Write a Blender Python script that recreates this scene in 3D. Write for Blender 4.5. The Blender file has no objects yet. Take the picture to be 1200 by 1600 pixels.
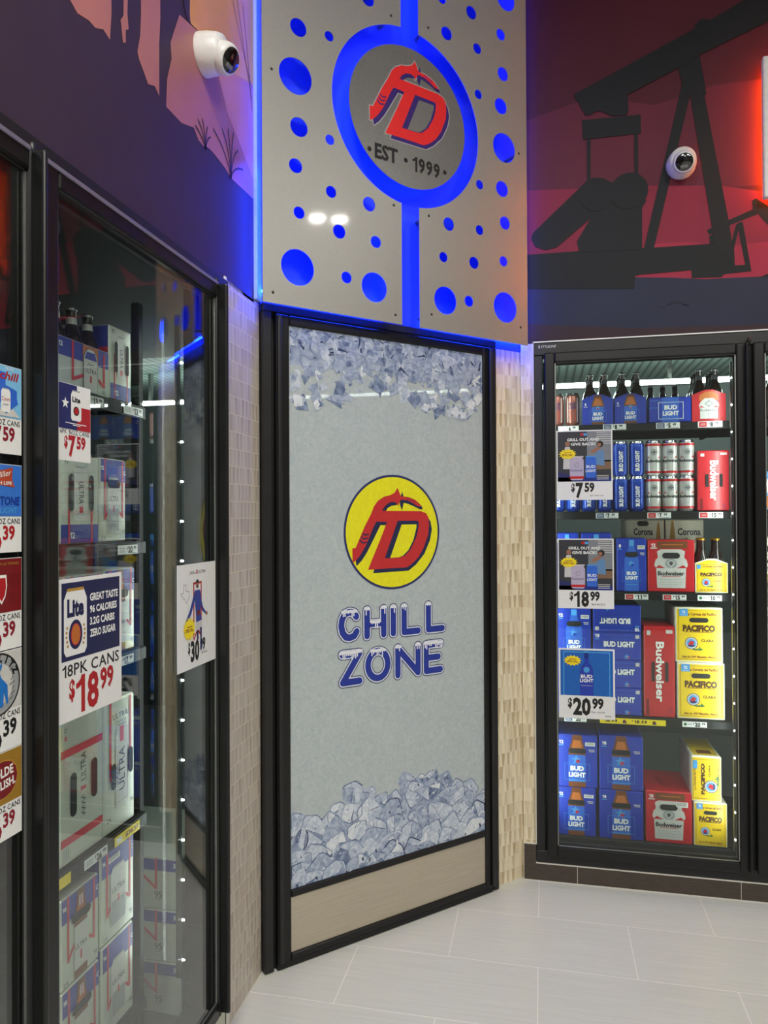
import bpy, bmesh, math, random
from mathutils import Vector, Matrix, Euler
from mathutils.geometry import tessellate_polygon

random.seed(7)
scene = bpy.context.scene
COL = scene.collection
PI = math.pi

# ------------------------------------------------------------------ camera
def make_camera():
    cam = bpy.data.cameras.new('camera')
    cam.sensor_fit = 'VERTICAL'
    cam.sensor_height = 36.0
    cam.lens = 36.0 * 1140.0 / 1600.0
    cam.clip_start = 0.05
    ob = bpy.data.objects.new('camera', cam)
    COL.objects.link(ob)
    yaw, pitch, roll = 0.21413, 0.0081, -0.005
    fw = Vector((-math.sin(yaw) * math.cos(pitch), math.cos(yaw) * math.cos(pitch), math.sin(pitch)))
    rt = Vector((math.cos(yaw), math.sin(yaw), 0))
    up = rt.cross(fw)
    r2 = rt * math.cos(roll) + up * math.sin(roll)
    u2 = up * math.cos(roll) - rt * math.sin(roll)
    m = Matrix((r2, u2, -fw)).transposed().to_4x4()
    m.translation = (0, 0, 1.5)
    ob.matrix_world = m
    scene.camera = ob
make_camera()

# ------------------------------------------------------------------ world, exposure
scene.view_settings.view_transform = 'Standard'
scene.view_settings.look = 'None'
scene.view_settings.exposure = 0.0
scene.view_settings.gamma = 1.0
scene.view_settings.use_curve_mapping = False
world = bpy.data.worlds.new('world')
scene.world = world
world.use_nodes = True
world.node_tree.nodes['Background'].inputs[0].default_value = (1.0, 0.98, 0.95, 1)
world.node_tree.nodes['Background'].inputs[1].default_value = 0.05

# light levels, all in one place
P_TROFFER = 56.0      # each ceiling light panel of the shop (W)
P_SPOT = 8.0         # each round downlight (W)
P_STRIP = (2.9, 1.5)  # right, left cooler
#        # each vertical light strip inside the coolers (W)
E_TUBE = 50.0         # long tube on the cold room ceiling
E_DOTS = 30.0
E_BLUE = 60.0          # blue strips behind the metal panels
E_RED = 80.0          # orange-red halo behind the white sign
E_BLUE_EDGE = (90.0, 150.0, 26.0)   # strips along the left, lower and right edges
BLUE = (0.005, 0.040, 1.0)
ORANGE = (1.0, 0.18, 0.008)

def area_light(name, parent, loc, rot, sx, sy, power, color=(1, 1, 1), shape='RECTANGLE'):
    l = bpy.data.lights.new(name, 'AREA')
    l.shape = shape
    l.size = sx
    if shape in ('RECTANGLE', 'ELLIPSE'):
        l.size_y = sy
    l.energy = power
    l.color = color
    o = bpy.data.objects.new(name, l)
    COL.objects.link(o)
    o.location = loc
    o.rotation_euler = rot
    if parent:
        o.parent = parent
    return o

# ------------------------------------------------------------------ materials
def s2l(c):
    c = c / 255.0
    return c / 12.92 if c <= 0.04045 else ((c + 0.055) / 1.055) ** 2.4
def rgb(r, g, b):
    return (s2l(r), s2l(g), s2l(b), 1.0)

_mats = {}
def pm(name, col, rough=0.5, metal=0.0, var=0.05, scale=60.0, coat=0.0, bump=0.0, stretch=None, spec=0.5):
    """a plain painted / printed / metal surface with a little procedural unevenness"""
    if name in _mats:
        return _mats[name]
    m = bpy.data.materials.new(name)
    m.use_nodes = True
    nt = m.node_tree
    b = nt.nodes['Principled BSDF']
    tc = nt.nodes.new('ShaderNodeTexCoord')
    n = nt.nodes.new('ShaderNodeTexNoise')
    n.inputs['Scale'].default_value = scale
    n.inputs['Detail'].default_value = 3
    if stretch:
        mp = nt.nodes.new('ShaderNodeMapping')
        mp.inputs['Scale'].default_value = stretch
        nt.links.new(tc.outputs['Object'], mp.inputs[0])
        nt.links.new(mp.outputs[0], n.inputs['Vector'])
    else:
        nt.links.new(tc.outputs['Object'], n.inputs['Vector'])
    mr = nt.nodes.new('ShaderNodeMapRange')
    mr.inputs['From Min'].default_value = 0.3
    mr.inputs['From Max'].default_value = 0.7
    mr.inputs['To Min'].default_value = 1.0 - var
    mr.inputs['To Max'].default_value = 1.0 + var
    nt.links.new(n.outputs['Fac'], mr.inputs['Value'])
    mx = nt.nodes.new('ShaderNodeVectorMath')
    mx.operation = 'SCALE'
    mx.inputs[0].default_value = rgb(*col)[:3]
    nt.links.new(mr.outputs[0], mx.inputs['Scale'])
    nt.links.new(mx.outputs[0], b.inputs['Base Color'])
    b.inputs['Roughness'].default_value = rough
    b.inputs['Metallic'].default_value = metal
    b.inputs['Coat Weight'].default_value = coat
    b.inputs['Coat Roughness'].default_value = 0.12
    b.inputs['Specular IOR Level'].default_value = spec
    if bump:
        bp = nt.nodes.new('ShaderNodeBump')
        bp.inputs['Strength'].default_value = bump
        bp.inputs['Distance'].default_value = 0.002
        nt.links.new(n.outputs['Fac'], bp.inputs['Height'])
        nt.links.new(bp.outputs[0], b.inputs['Normal'])
    _mats[name] = m
    return m

def emit(name, col, strength):
    if name in _mats:
        return _mats[name]
    m = bpy.data.materials.new(name)
    m.use_nodes = True
    nt = m.node_tree
    nt.nodes.remove(nt.nodes['Principled BSDF'])
    e = nt.nodes.new('ShaderNodeEmission')
    e.inputs[0].default_value = (*col, 1)
    e.inputs[1].default_value = strength
    nt.links.new(e.outputs[0], nt.nodes['Material Output'].inputs[0])
    _mats[name] = m
    return m

class NT:
    """tiny helper for arithmetic node chains"""
    def __init__(self, m):
        self.t = m.node_tree
    def new(self, k):
        return self.t.nodes.new(k)
    def link(self, a, b):
        self.t.links.new(a, b)
    def put(self, sock, v):
        if isinstance(v, (int, float)):
            sock.default_value = v
        elif isinstance(v, tuple):
            sock.default_value = v
        else:
            self.link(v, sock)
    def math(self, op, a, b=0.0, c=None):
        n = self.new('ShaderNodeMath')
        n.operation = op
        self.put(n.inputs[0], a)
        self.put(n.inputs[1], b)
        if c is not None:
            self.put(n.inputs[2], c)
        return n.outputs[0]
    def mix(self, f, a, b):
        n = self.new('ShaderNodeMix')
        n.data_type = 'RGBA'
        self.put(n.inputs[0], f)
        self.put(n.inputs[6], a)
        self.put(n.inputs[7], b)
        return n.outputs[2]
    def xyz(self, v):
        n = self.new('ShaderNodeSeparateXYZ')
        self.link(v, n.inputs[0])
        return n.outputs
    def comb(self, x, y, z):
        n = self.new('ShaderNodeCombineXYZ')
        self.put(n.inputs[0], x); self.put(n.inputs[1], y); self.put(n.inputs[2], z)
        return n.outputs[0]

def glass_mat(name, tint=(0.93, 0.97, 0.95), gain=1.0, ior=1.52):
    m = bpy.data.materials.new(name)
    m.use_nodes = True
    k = NT(m)
    k.t.nodes.remove(k.t.nodes['Principled BSDF'])
    tr = k.new('ShaderNodeBsdfTransparent')
    tr.inputs[0].default_value = (*tint, 1)
    gl = k.new('ShaderNodeBsdfGlossy')
    gl.inputs['Roughness'].default_value = 0.015
    fr = k.new('ShaderNodeFresnel')
    # the pane has two faces: undo the node's inside-out index so both reflect as air-to-glass
    gm = k.new('ShaderNodeNewGeometry')
    k.link(k.math('MULTIPLY_ADD', gm.outputs['Backfacing'], 1.0 / ior - ior, ior), fr.inputs[0])
    n = k.new('ShaderNodeTexNoise')
    n.inputs['Scale'].default_value = 7
    f = k.math('MULTIPLY', fr.outputs[0], k.math('MULTIPLY_ADD', n.outputs['Fac'], 0.12, gain - 0.06))
    mx = k.new('ShaderNodeMixShader')
    k.link(f, mx.inputs[0]); k.link(tr.outputs[0], mx.inputs[1]); k.link(gl.outputs[0], mx.inputs[2])
    k.link(mx.outputs[0], k.t.nodes['Material Output'].inputs[0])
    return m

def tile_mat(name, cream, tan, axis):
    """stacked rows of narrow wedge-cut stone sticks with pale grout; axis 0 = local x runs along the wall"""
    m = bpy.data.materials.new(name)
    m.use_nodes = True
    k = NT(m)
    b = k.t.nodes['Principled BSDF']
    tc = k.new('ShaderNodeTexCoord')
    X, Y, Z = k.xyz(tc.outputs['Object'])[:3]
    s = (X, Y)[axis]
    nz = k.new('ShaderNodeTexNoise'); nz.inputs['Scale'].default_value = 3.0
    k.link(tc.outputs['Object'], nz.inputs['Vector'])
    zz = k.math('ADD', k.math('DIVIDE', Z, 0.0535), k.math('MULTIPLY', k.math('SUBTRACT', nz.outputs['Fac'], 0.5), 0.35))
    row = k.math('FLOOR', zz)
    fz = k.math('SUBTRACT', zz, row)
    wn = k.new('ShaderNodeTexWhiteNoise'); wn.noise_dimensions = '1D'
    k.link(row, wn.inputs['W'])
    shift = k.math('MULTIPLY', wn.outputs['Value'], 5.0)
    # pairs of sticks share a slanted edge, so each is a wedge
    tilt = k.math('MULTIPLY', k.math('SUBTRACT', fz, 0.5), 0.36)
    u0 = k.math('ADD', k.math('DIVIDE', s, 0.0138), shift)
    par = k.math('PINGPONG', k.math('FLOOR', k.math('ADD', u0, 0.5)), 1.0)
    u = k.math('ADD', u0, k.math('MULTIPLY', tilt, k.math('MULTIPLY_ADD', par, 2.0, -1.0)))
    cell = k.math('FLOOR', u)
    fu = k.math('SUBTRACT', u, cell)
    w2 = k.new('ShaderNodeTexWhiteNoise'); w2.noise_dimensions = '2D'
    k.link(k.comb(cell, row, 0.0), w2.inputs['Vector'])
    g2 = k.new('ShaderNodeTexNoise'); g2.inputs['Scale'].default_value = 130; g2.inputs['Detail'].default_value = 4
    mp = k.new('ShaderNodeMapping'); mp.inputs['Scale'].default_value = (1, 1, 0.08)
    k.link(tc.outputs['Object'], mp.inputs[0]); k.link(mp.outputs[0], g2.inputs['Vector'])
    f = k.math('MULTIPLY_ADD', k.math('SUBTRACT', g2.outputs['Fac'], 0.5), 1.3, k.math('MULTIPLY', w2.outputs['Value'], 0.9))
    alt = k.math('MULTIPLY', k.math('PINGPONG', cell, 1.0), 0.35)
    f = k.math('MULTIPLY_ADD', f, 0.8, alt)
    cl = k.new('ShaderNodeClamp'); k.link(k.math('SUBTRACT', f, 0.27), cl.inputs[0])
    col = k.mix(cl.outputs[0], rgb(*cream), rgb(*tan))
    ez = k.math('MINIMUM', fz, k.math('SUBTRACT', 1.0, fz))
    eu = k.math('MINIMUM', fu, k.math('SUBTRACT', 1.0, fu))
    gz = k.math('LESS_THAN', ez, 0.022)
    gu = k.math('MULTIPLY', k.math('LESS_THAN', eu, 0.04), 0.75)
    g = k.math('MAXIMUM', gz, gu)
    col = k.mix(g, col, rgb(226, 214, 192))
    k.link(col, b.inputs['Base Color'])
    b.inputs['Roughness'].default_value = 0.42
    bp = k.new('ShaderNodeBump'); bp.inputs['Strength'].default_value = 0.5; bp.inputs['Distance'].default_value = 0.002
    k.link(k.math('SUBTRACT', k.math('MULTIPLY', w2.outputs['Value'], 0.6), g), bp.inputs['Height'])
    k.link(bp.outputs[0], b.inputs['Normal'])
    return m

def floor_mat():
    m = bpy.data.materials.new('porcelain_floor_tile')
    m.use_nodes = True
    k = NT(m)
    b = k.t.nodes['Principled BSDF']
    tc = k.new('ShaderNodeTexCoord')
    X, Y, Z = k.xyz(tc.outputs['Object'])[:3]
    v = k.math('DIVIDE', k.math('SUBTRACT', Y, 2.8075), 0.3135)
    row = k.math('FLOOR', v)
    fv = k.math('SUBTRACT', v, row)
    par = k.math('PINGPONG', row, 1.0)
    u = k.math('ADD', k.math('DIVIDE', k.math('ADD', X, 0.025), 0.6175), k.math('MULTIPLY', par, 0.485))
    cell = k.math('FLOOR', u)
    fu = k.math('SUBTRACT', u, cell)
    ev = k.math('MULTIPLY', k.math('MINIMUM', fv, k.math('SUBTRACT', 1.0, fv)), 0.3135)
    eu = k.math('MULTIPLY', k.math('MINIMUM', fu, k.math('SUBTRACT', 1.0, fu)), 0.6175)
    g = k.math('LESS_THAN', k.math('MINIMUM', ev, eu), 0.0014)
    w = k.new('ShaderNodeTexWhiteNoise'); w.noise_dimensions = '2D'
    k.link(k.comb(cell, row, 0.0), w.inputs['Vector'])
    n = k.new('ShaderNodeTexNoise'); n.inputs['Scale'].default_value = 30; n.inputs['Detail'].default_value = 5
    mp = k.new('ShaderNodeMapping'); mp.inputs['Scale'].default_value = (0.12, 3.2, 1)
    k.link(tc.outputs['Object'], mp.inputs[0]); k.link(mp.outputs[0], n.inputs['Vector'])
    f = k.math('ADD', k.math('MULTIPLY', w.outputs['Value'], 0.18), k.math('MULTIPLY', n.outputs['Fac'], 0.8))
    col = k.mix(f, rgb(194, 195, 188), rgb(222, 222, 212))
    col = k.mix(g, col, rgb(238, 235, 226))
    k.link(col, b.inputs['Base Color'])
    k.link(k.math('MULTIPLY_ADD', n.outputs['Fac'], 0.15, 0.26), b.inputs['Roughness'])
    bp = k.new('ShaderNodeBump'); bp.inputs['Strength'].default_value = 0.12; bp.inputs['Distance'].default_value = 0.001
    k.link(n.outputs['Fac'], bp.inputs['Height']); k.link(bp.outputs[0], b.inputs['Normal'])
    return m

def film_mat(name, c0, c1, see=0.0, scale=26.0, rough=0.25):
    """printed see-through window film; frosty scratches"""
    m = bpy.data.materials.new(name)
    m.use_nodes = True
    k = NT(m)
    b = k.t.nodes['Principled BSDF']
    tc = k.new('ShaderNodeTexCoord')
    n = k.new('ShaderNodeTexNoise'); n.inputs['Scale'].default_value = scale
    n.inputs['Detail'].default_value = 8; n.inputs['Distortion'].default_value = 2.2
    k.link(tc.outputs['Object'], n.inputs['Vector'])
    mr = k.new('ShaderNodeMapRange')
    mr.inputs['From Min'].default_value = 0.35; mr.inputs['From Max'].default_value = 0.65
    k.link(n.outputs['Fac'], mr.inputs['Value'])
    k.link(k.mix(mr.outputs[0], rgb(*c0), rgb(*c1)), b.inputs['Base Color'])
    b.inputs['Roughness'].default_value = rough
    b.inputs['Coat Weight'].default_value = 0.4
    b.inputs['Coat Roughness'].default_value = 0.03
    if see:
        tr = k.new('ShaderNodeBsdfTransparent')
        mx = k.new('ShaderNodeMixShader')
        mx.inputs[0].default_value = see
        k.link(b.outputs[0], mx.inputs[1]); k.link(tr.outputs[0], mx.inputs[2])
        k.link(mx.outputs[0], k.t.nodes['Material Output'].inputs[0])
    return m

# print inks and body colours
WHITE = pm('white_ink', (232, 232, 228), 0.45, var=0.02)
PAPER = pm('white_card', (226, 226, 224), 0.4, var=0.02)
BLACK = pm('black_ink', (18, 18, 20), 0.45, var=0.1)
NAVY = pm('navy_ink', (28, 34, 92), 0.45)
LOGONAVY = pm('dark_navy_ink', (30, 38, 74), 0.4)
DISCNAVY = pm('violet_navy_ink', (48, 22, 112), 0.4)
REDINK = pm('red_ink', (176, 22, 30), 0.45)
LOGORED = pm('logo_red_ink', (190, 44, 46), 0.4)
DISCRED = pm('bright_red_vinyl', (232, 32, 34), 0.4)
YELLOW = pm('yellow_ink', (240, 214, 22), 0.45)
LOGOYEL = pm('logo_yellow_ink', (226, 220, 28), 0.4)
GOLD = pm('gold_ink', (176, 132, 44), 0.4)
GREY = pm('grey_ink', (150, 152, 154), 0.45)
DGREY = pm('dark_grey_ink', (70, 72, 76), 0.45)
LBLUE = pm('light_blue_ink', (70, 150, 214), 0.45)
CBLUE = pm('carton_blue_card', (15, 50, 164), 0.38, var=0.06, coat=0.2)
CBLUE2 = pm('carton_mid_blue_ink', (46, 98, 198), 0.4)
CBLUE3 = pm('carton_dark_blue_ink', (14, 36, 120), 0.4)
CRED = pm('carton_red_card', (186, 22, 34), 0.38, var=0.06, coat=0.2)
CDRED = pm('carton_dark_red_ink', (110, 20, 22), 0.4)
CYEL = pm('carton_yellow_card', (228, 192, 14), 0.4, var=0.04, coat=0.2)
CSIL = pm('carton_silver_card', (198, 202, 190), 0.34, metal=0.15, var=0.04, coat=0.2)
CULTB = pm('carton_indigo_ink', (48, 56, 150), 0.4)
CREAM = pm('carton_cream_card', (226, 220, 196), 0.4)
LABELGREY = pm('label_grey_ink', (196, 194, 190), 0.4)
BROWN = pm('bottle_brown_ink', (112, 62, 28), 0.4)
DBROWN = pm('lettering_brown_ink', (78, 48, 16), 0.4)
AMBER = pm('amber_ink', (182, 102, 40), 0.4)
GREEN = pm('leaf_green_ink', (40, 110, 60), 0.45)
TAN = pm('tan_ink', (178, 140, 108), 0.5)
SKIN = pm('skin_tone_ink', (150, 100, 76), 0.5)
PGREY = pm('photo_dark_ink', (44, 46, 52), 0.5)
HOLE = pm('handle_opening_dark', (14, 14, 16), 0.7)
DKRED = pm('maroon_ink', (116, 18, 24), 0.45)
PINKRED = pm('ribbon_red_ink', (196, 40, 60), 0.4)
# hardware
FRAME = pm('black_anodised_frame', (20, 20, 21), 0.32, metal=0.2, var=0.12, scale=20)
FRAME2 = pm('satin_black_frame', (34, 34, 35), 0.4, metal=0.2, var=0.12, scale=20)
GASKET = pm('dark_rubber_gasket', (14, 14, 15), 0.6)
ALU = pm('grey_aluminium', (150, 152, 150), 0.35, metal=0.8)
STEEL = pm('brushed_steel', (196, 186, 166), 0.34, metal=0.6, var=0.08, coat=0.15, scale=30, stretch=(0.3, 1, 14))
PANEL = pm('satin_steel_sheet', (176, 175, 170), 0.42, metal=0.6, var=0.03, scale=160, coat=0.35)
PANEL.node_tree.nodes['Principled BSDF'].inputs['Coat Roughness'].default_value = 0.06
DISCM = pm('grey_steel_disc', (138, 138, 136), 0.34, metal=0.6, var=0.05, scale=90)
SHELF = pm('grey_coated_shelf', (24, 25, 26), 0.6, spec=0.2)
RAIL = pm('shelf_price_rail', (20, 21, 22), 0.5, spec=0.25)
PLASTIC = pm('white_plastic', (222, 220, 218), 0.35)
LENS = pm('black_lens_glass', (8, 8, 10), 0.08, coat=1.0)
BGLASS = pm('dark_brown_bottle_glass', (30, 18, 12), 0.08, coat=0.8, var=0.1)
CAPSIL = pm('silver_bottle_cap', (170, 172, 176), 0.3, metal=0.8)
CAPGOLD = pm('gold_bottle_cap', (200, 150, 50), 0.3, metal=0.8)
CANTOP = pm('bare_aluminium_can', (190, 192, 196), 0.22, metal=0.95)
CANBLUE = pm('blue_can_paint', (26, 66, 176), 0.25, metal=0.35, coat=0.3)
CANWHITE = pm('pale_can_paint', (206, 206, 202), 0.28, metal=0.3, coat=0.3)
CANSALM = pm('salmon_can_paint', (168, 100, 88), 0.25, metal=0.5, coat=0.3)
WALLW = pm('white_wall_paint', (214, 214, 214), 0.6, bump=0.05)
COLDW = pm('cold_room_panel', (84, 92, 92), 0.55)
BLUEGLOW = pm('blue_glow_tinted_wall', (40, 76, 216), 0.6, bump=0.03)  # the LEDs' blue glow is put into this wall's base colour
SHOPW = pm('shop_grey_wall', (128, 126, 124), 0.6)
CEILC = pm('cold_room_ceiling', (168, 182, 176), 0.5)
MURL = pm('mural_print_dark_plum', (60, 45, 62), 0.5, var=0.05, scale=8, spec=0.25)
MURR = pm('mural_print_wine', (78, 28, 40), 0.5, var=0.05, scale=6, spec=0.2)
GLASS = glass_mat('cooler_door_glass', gain=1.5)
GLASSR = glass_mat('cooler_door_clear_glass', gain=0.95)

# ------------------------------------------------------------------ mesh builder
_font = {}
ONE = lambda t: [(.34 - t / 2, 0), (.34 + t / 2, 0), (.34 + t / 2, 1), (.36 - t / 2, 1), (.30 - t / 2, .90), (.18 - t / 2, .83), (.06 - t / 2, .80), (.06 - t / 2, .66), (.2 - t / 2, .68), (.34 - t / 2, .73)]
def glyphs(s, bold, shear):
    key = (s, bold, shear)
    if '1' in s and key not in _font and not any(c.islower() for c in s):
        # the figure one is drawn with a flag and set between the font's own figures
        x, V, F = 0.0, [], []
        for ch in s:
            if ch == ' ':
                x += .32; continue
            if ch == '1':
                P = ONE(.15 + bold * 1.6); x0 = min(q[0] for q in P)
                gv = [(a - x0, b) for a, b in P]; gw = max(q[0] for q in gv)
                gf = [tuple(t) for t in tessellate_polygon([[Vector((a, b, 0)) for a, b in P]])]
                gf = [t if (gv[t[1]][0] - gv[t[0]][0]) * (gv[t[2]][1] - gv[t[0]][1]) - (gv[t[1]][1] - gv[t[0]][1]) * (gv[t[2]][0] - gv[t[0]][0]) > 0 else (t[0], t[2], t[1]) for t in gf]
            elif ch == '.':
                gv = [(0, 0), (.16, 0), (.16, .16), (0, .16)]; gf = [(0, 1, 2, 3)]; gw = .16
            else:
                gv, gf, asp = glyphs(ch, bold, 0.0)
                gv = [(a * asp, b) for a, b in gv]; gw = asp
            o = len(V)
            V += [(a + x, b) for a, b in gv]; F += [tuple(i + o for i in f) for f in gf]
            x += gw + .13
        w = x - .13
        _font[key] = ([(a / w, b) for a, b in V], F, w)
    if key not in _font:
        cu = bpy.data.curves.new('lettering', 'FONT')
        cu.body = s
        cu.offset = bold
        cu.shear = shear
        cu.resolution_u = 2
        cu.fill_mode = 'FRONT'
        ob = bpy.data.objects.new('lettering', cu)
        me = bpy.data.meshes.new_from_object(ob)
        vs = [(v.co.x, v.co.y) for v in me.vertices]
        fs = [tuple(p.vertices) for p in me.polygons]
        bpy.data.objects.remove(ob); bpy.data.curves.remove(cu); bpy.data.meshes.remove(me)
        xs = [v[0] for v in vs]; ys = [v[1] for v in vs]
        x0, x1, y0, y1 = min(xs), max(xs), min(ys), max(ys)
        vs = [((x - x0) / (x1 - x0), (y - y0) / (y1 - y0)) for x, y in vs]
        _font[key] = (vs, fs, (x1 - x0) / (y1 - y0))
    return _font[key]

def circle(cx, cz, r, n=32, a0=0.0, rz=None):
    rz = r if rz is None else rz
    return [(cx + r * math.cos(a0 + 2 * PI * i / n), cz + rz * math.sin(a0 + 2 * PI * i / n)) for i in range(n)]
def area2(p):
    return sum(p[i][0] * p[(i + 1) % len(p)][1] - p[(i + 1) % len(p)][0] * p[i][1] for i in range(len(p)))

class MB:
    """collects geometry in the thing's own coordinates: x to the right, -y towards the viewer, z up"""
    def __init__(self):
        self.v, self.f, self.m, self.s, self.mats = [], [], [], [], []
    def mi(self, mat):
        if mat not in self.mats:
            self.mats.append(mat)
        return self.mats.index(mat)
    def add(self, vs, fs, mat, smooth=False):
        o = len(self.v); k = self.mi(mat)
        self.v += [tuple(p) for p in vs]
        for f in fs:
            self.f.append(tuple(i + o for i in f)); self.m.append(k); self.s.append(smooth)
        return self
    def box(self, x0, x1, y0, y1, z0, z1, mat, bev=0.0, seg=1):
        if bev <= 0:
            vs = [(x0, y0, z0), (x1, y0, z0), (x1, y1, z0), (x0, y1, z0), (x0, y0, z1), (x1, y0, z1), (x1, y1, z1), (x0, y1, z1)]
            fs = [(0, 3, 2, 1), (4, 5, 6, 7), (0, 1, 5, 4), (1, 2, 6, 5), (2, 3, 7, 6), (3, 0, 4, 7)]
            return self.add(vs, fs, mat)
        bm = bmesh.new()
        bmesh.ops.create_cube(bm, size=1)
        for v in bm.verts:
            v.co = ((x0 + x1) / 2 + v.co.x * (x1 - x0), (y0 + y1) / 2 + v.co.y * (y1 - y0), (z0 + z1) / 2 + v.co.z * (z1 - z0))
        bmesh.ops.bevel(bm, geom=bm.edges[:], offset=bev, segments=seg, affect='EDGES', profile=0.5)
        bm.verts.index_update()
        self.add([v.co[:] for v in bm.verts], [[v.index for v in f.verts] for f in bm.faces], mat)
        bm.free()
        return self
    def lathe(self, prof, mat, c=(0, 0, 0), seg=20, axis='Z', smooth=True):
        vs, fs = [], []
        n = len(prof)
        for i in range(seg):
            a = 2 * PI * i / seg
            for r, h in prof:
                x, y = r * math.cos(a), r * math.sin(a)
                if axis == 'Z':
                    p = (x, y, h)
                elif axis == 'Y':
                    p = (x, -h, y)        # h measured towards the viewer
                else:
                    p = (h, x, y)
                vs.append((p[0] + c[0], p[1] + c[1], p[2] + c[2]))
        for i in range(seg):
            j = (i + 1) % seg
            for q in range(n - 1):
                fs.append((i * n + q, j * n + q, j * n + q + 1, i * n + q + 1))
        return self.add(vs, fs, mat, smooth)
    def poly(self, loops, y, mat):
        if not isinstance(loops[0][0], (tuple, list)):
            loops = [loops]
        flat = [p for l in loops for p in l]
        tris = tessellate_polygon([[Vector((p[0], p[1], 0)) for p in l] for l in loops])
        fs = []
        for t in tris:
            a, b, c = (flat[i] for i in t)
            d = (b[0] - a[0]) * (c[1] - a[1]) - (b[1] - a[1]) * (c[0] - a[0])
            fs.append(tuple(t) if d > 0 else (t[0], t[2], t[1]))
        return self.add([(p[0], y, p[1]) for p in flat], fs, mat)
    def prism(self, loops, y0, y1, mat):
        """solid plate between y0 (front) and y1 (back) with holes"""
        if not isinstance(loops[0][0], (tuple, list)):
            loops = [loops]
        self.poly(loops, y0, mat)
        o = len(self.f)
        self.poly(loops, y1, mat)
        for i in range(o, len(self.f)):
            self.f[i] = self.f[i][::-1]
        for k, l in enumerate(loops):
            ccw = area2(l) > 0
            outer = (k == 0)
            n = len(l)
            vs = [(p[0], y0, p[1]) for p in l] + [(p[0], y1, p[1]) for p in l]
            fs = []
            for i in range(n):
                j = (i + 1) % n
                q = (i, i + n, j + n, j)
                fs.append(q if ccw == outer else q[::-1])
            self.add(vs, fs, mat)
        return self
    def rect(self, x0, x1, z0, z1, y, mat):
        return self.poly([(x0, z0), (x1, z0), (x1, z1), (x0, z1)], y, mat)
    def frame(self, x0, x1, z0, z1, w, y, mat):
        self.rect(x0, x1, z0, z0 + w, y, mat); self.rect(x0, x1, z1 - w, z1, y, mat)
        self.rect(x0, x0 + w, z0 + w, z1 - w, y, mat); self.rect(x1 - w, x1, z0 + w, z1 - w, y, mat)
        return self
    def disc(self, cx, cz, r, y, mat, rz=None, n=28):
        return self.poly(circle(cx, cz, r, n, rz=rz), y, mat)
    def ring(self, cx, cz, r0, r1, y, mat, n=40):
        a, b = circle(cx, cz, r1, n), circle(cx, cz, r0, n)
        vs = [(p[0], y, p[1]) for p in a + b]
        return self.add(vs, [(i, (i + 1) % n, (i + 1) % n + n, i + n) for i in range(n)], mat)
    def stroke(self, pts, w, y, mat, closed=False, n=12):
        q = list(pts) + ([pts[0]] if closed else [])
        for i, (a, b) in enumerate(zip(q[:-1], q[1:])):
            dx, dz = b[0] - a[0], b[1] - a[1]
            L = math.hypot(dx, dz) or 1e-9
            nx, nz = -dz / L * w / 2, dx / L * w / 2
            yy = y - 0.000004 * (i % 5)
            self.poly([(a[0] - nx, a[1] - nz), (b[0] - nx, b[1] - nz), (b[0] + nx, b[1] + nz), (a[0] + nx, a[1] + nz)], yy, mat)
        for i, p in enumerate(q if not closed else q[:-1]):
            self.disc(p[0], p[1], w / 2, y - 0.000024 - 0.000002 * (i % 3), mat, n=n)
        return self
    def blob(self, cx, cz, w, h, y, mat):
        """rounded bar (handle slot)"""
        r = min(w, h) / 2
        if w >= h:
            return self.stroke([(cx - w / 2 + r, cz), (cx + w / 2 - r, cz)], h, y, mat)
        return self.stroke([(cx, cz - h / 2 + r), (cx, cz + h / 2 - r)], w, y, mat)
    def text(self, s, cx, cz, h, y, mat, w=None, bold=0.0, shear=0.0, rot=0.0, align='C'):
        vs, fs, asp = glyphs(s, bold, shear)
        if w is None:
            w = h * asp
        ox = {'C': -0.5, 'L': 0.0, 'R': -1.0}[align]
        c, sn = math.cos(math.radians(rot)), math.sin(math.radians(rot))
        out = []
        for x, z in vs:
            px, pz = (x + ox) * w, (z - 0.5) * h
            out.append((cx + px * c - pz * sn, y, cz + px * sn + pz * c))
        return self.add(out, fs, mat)
    def tube(self, pts, r, mat, seg=8):
        pts = [Vector(p) for p in pts]
        vs, fs = [], []
        for i, p in enumerate(pts):
            d = (pts[min(i + 1, len(pts) - 1)] - pts[max(i - 1, 0)]).normalized()
            a = d.orthogonal().normalized(); b = d.cross(a)
            for k in range(seg):
                t = 2 * PI * k / seg
                vs.append((p + a * math.cos(t) * r + b * math.sin(t) * r)[:])
        for i in range(len(pts) - 1):
            for k in range(seg):
                j = (k + 1) % seg
                fs.append((i * seg + k, i * seg + j, (i + 1) * seg + j, (i + 1) * seg + k))
        fs.append(tuple(range(seg))[::-1]); fs.append(tuple((len(pts) - 1) * seg + k for k in range(seg)))
        return self.add(vs, fs, mat, True)
    def xform(self, M):
        self.v = [(M @ Vector(p))[:] for p in self.v]
        return self
    def build(self, name, parent=None, loc=(0, 0, 0), rz=0.0):
        me = bpy.data.meshes.new(name)
        me.from_pydata(self.v, [], self.f)
        for m in self.mats:
            me.materials.append(m)
        for p, k, s in zip(me.polygons, self.m, self.s):
            p.material_index = k
            p.use_smooth = s
        me.update()
        o = bpy.data.objects.new(name, me)
        COL.objects.link(o)
        o.location = loc
        o.rotation_euler = (0, 0, rz)
        if parent:
            o.parent = parent
        return o

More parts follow.
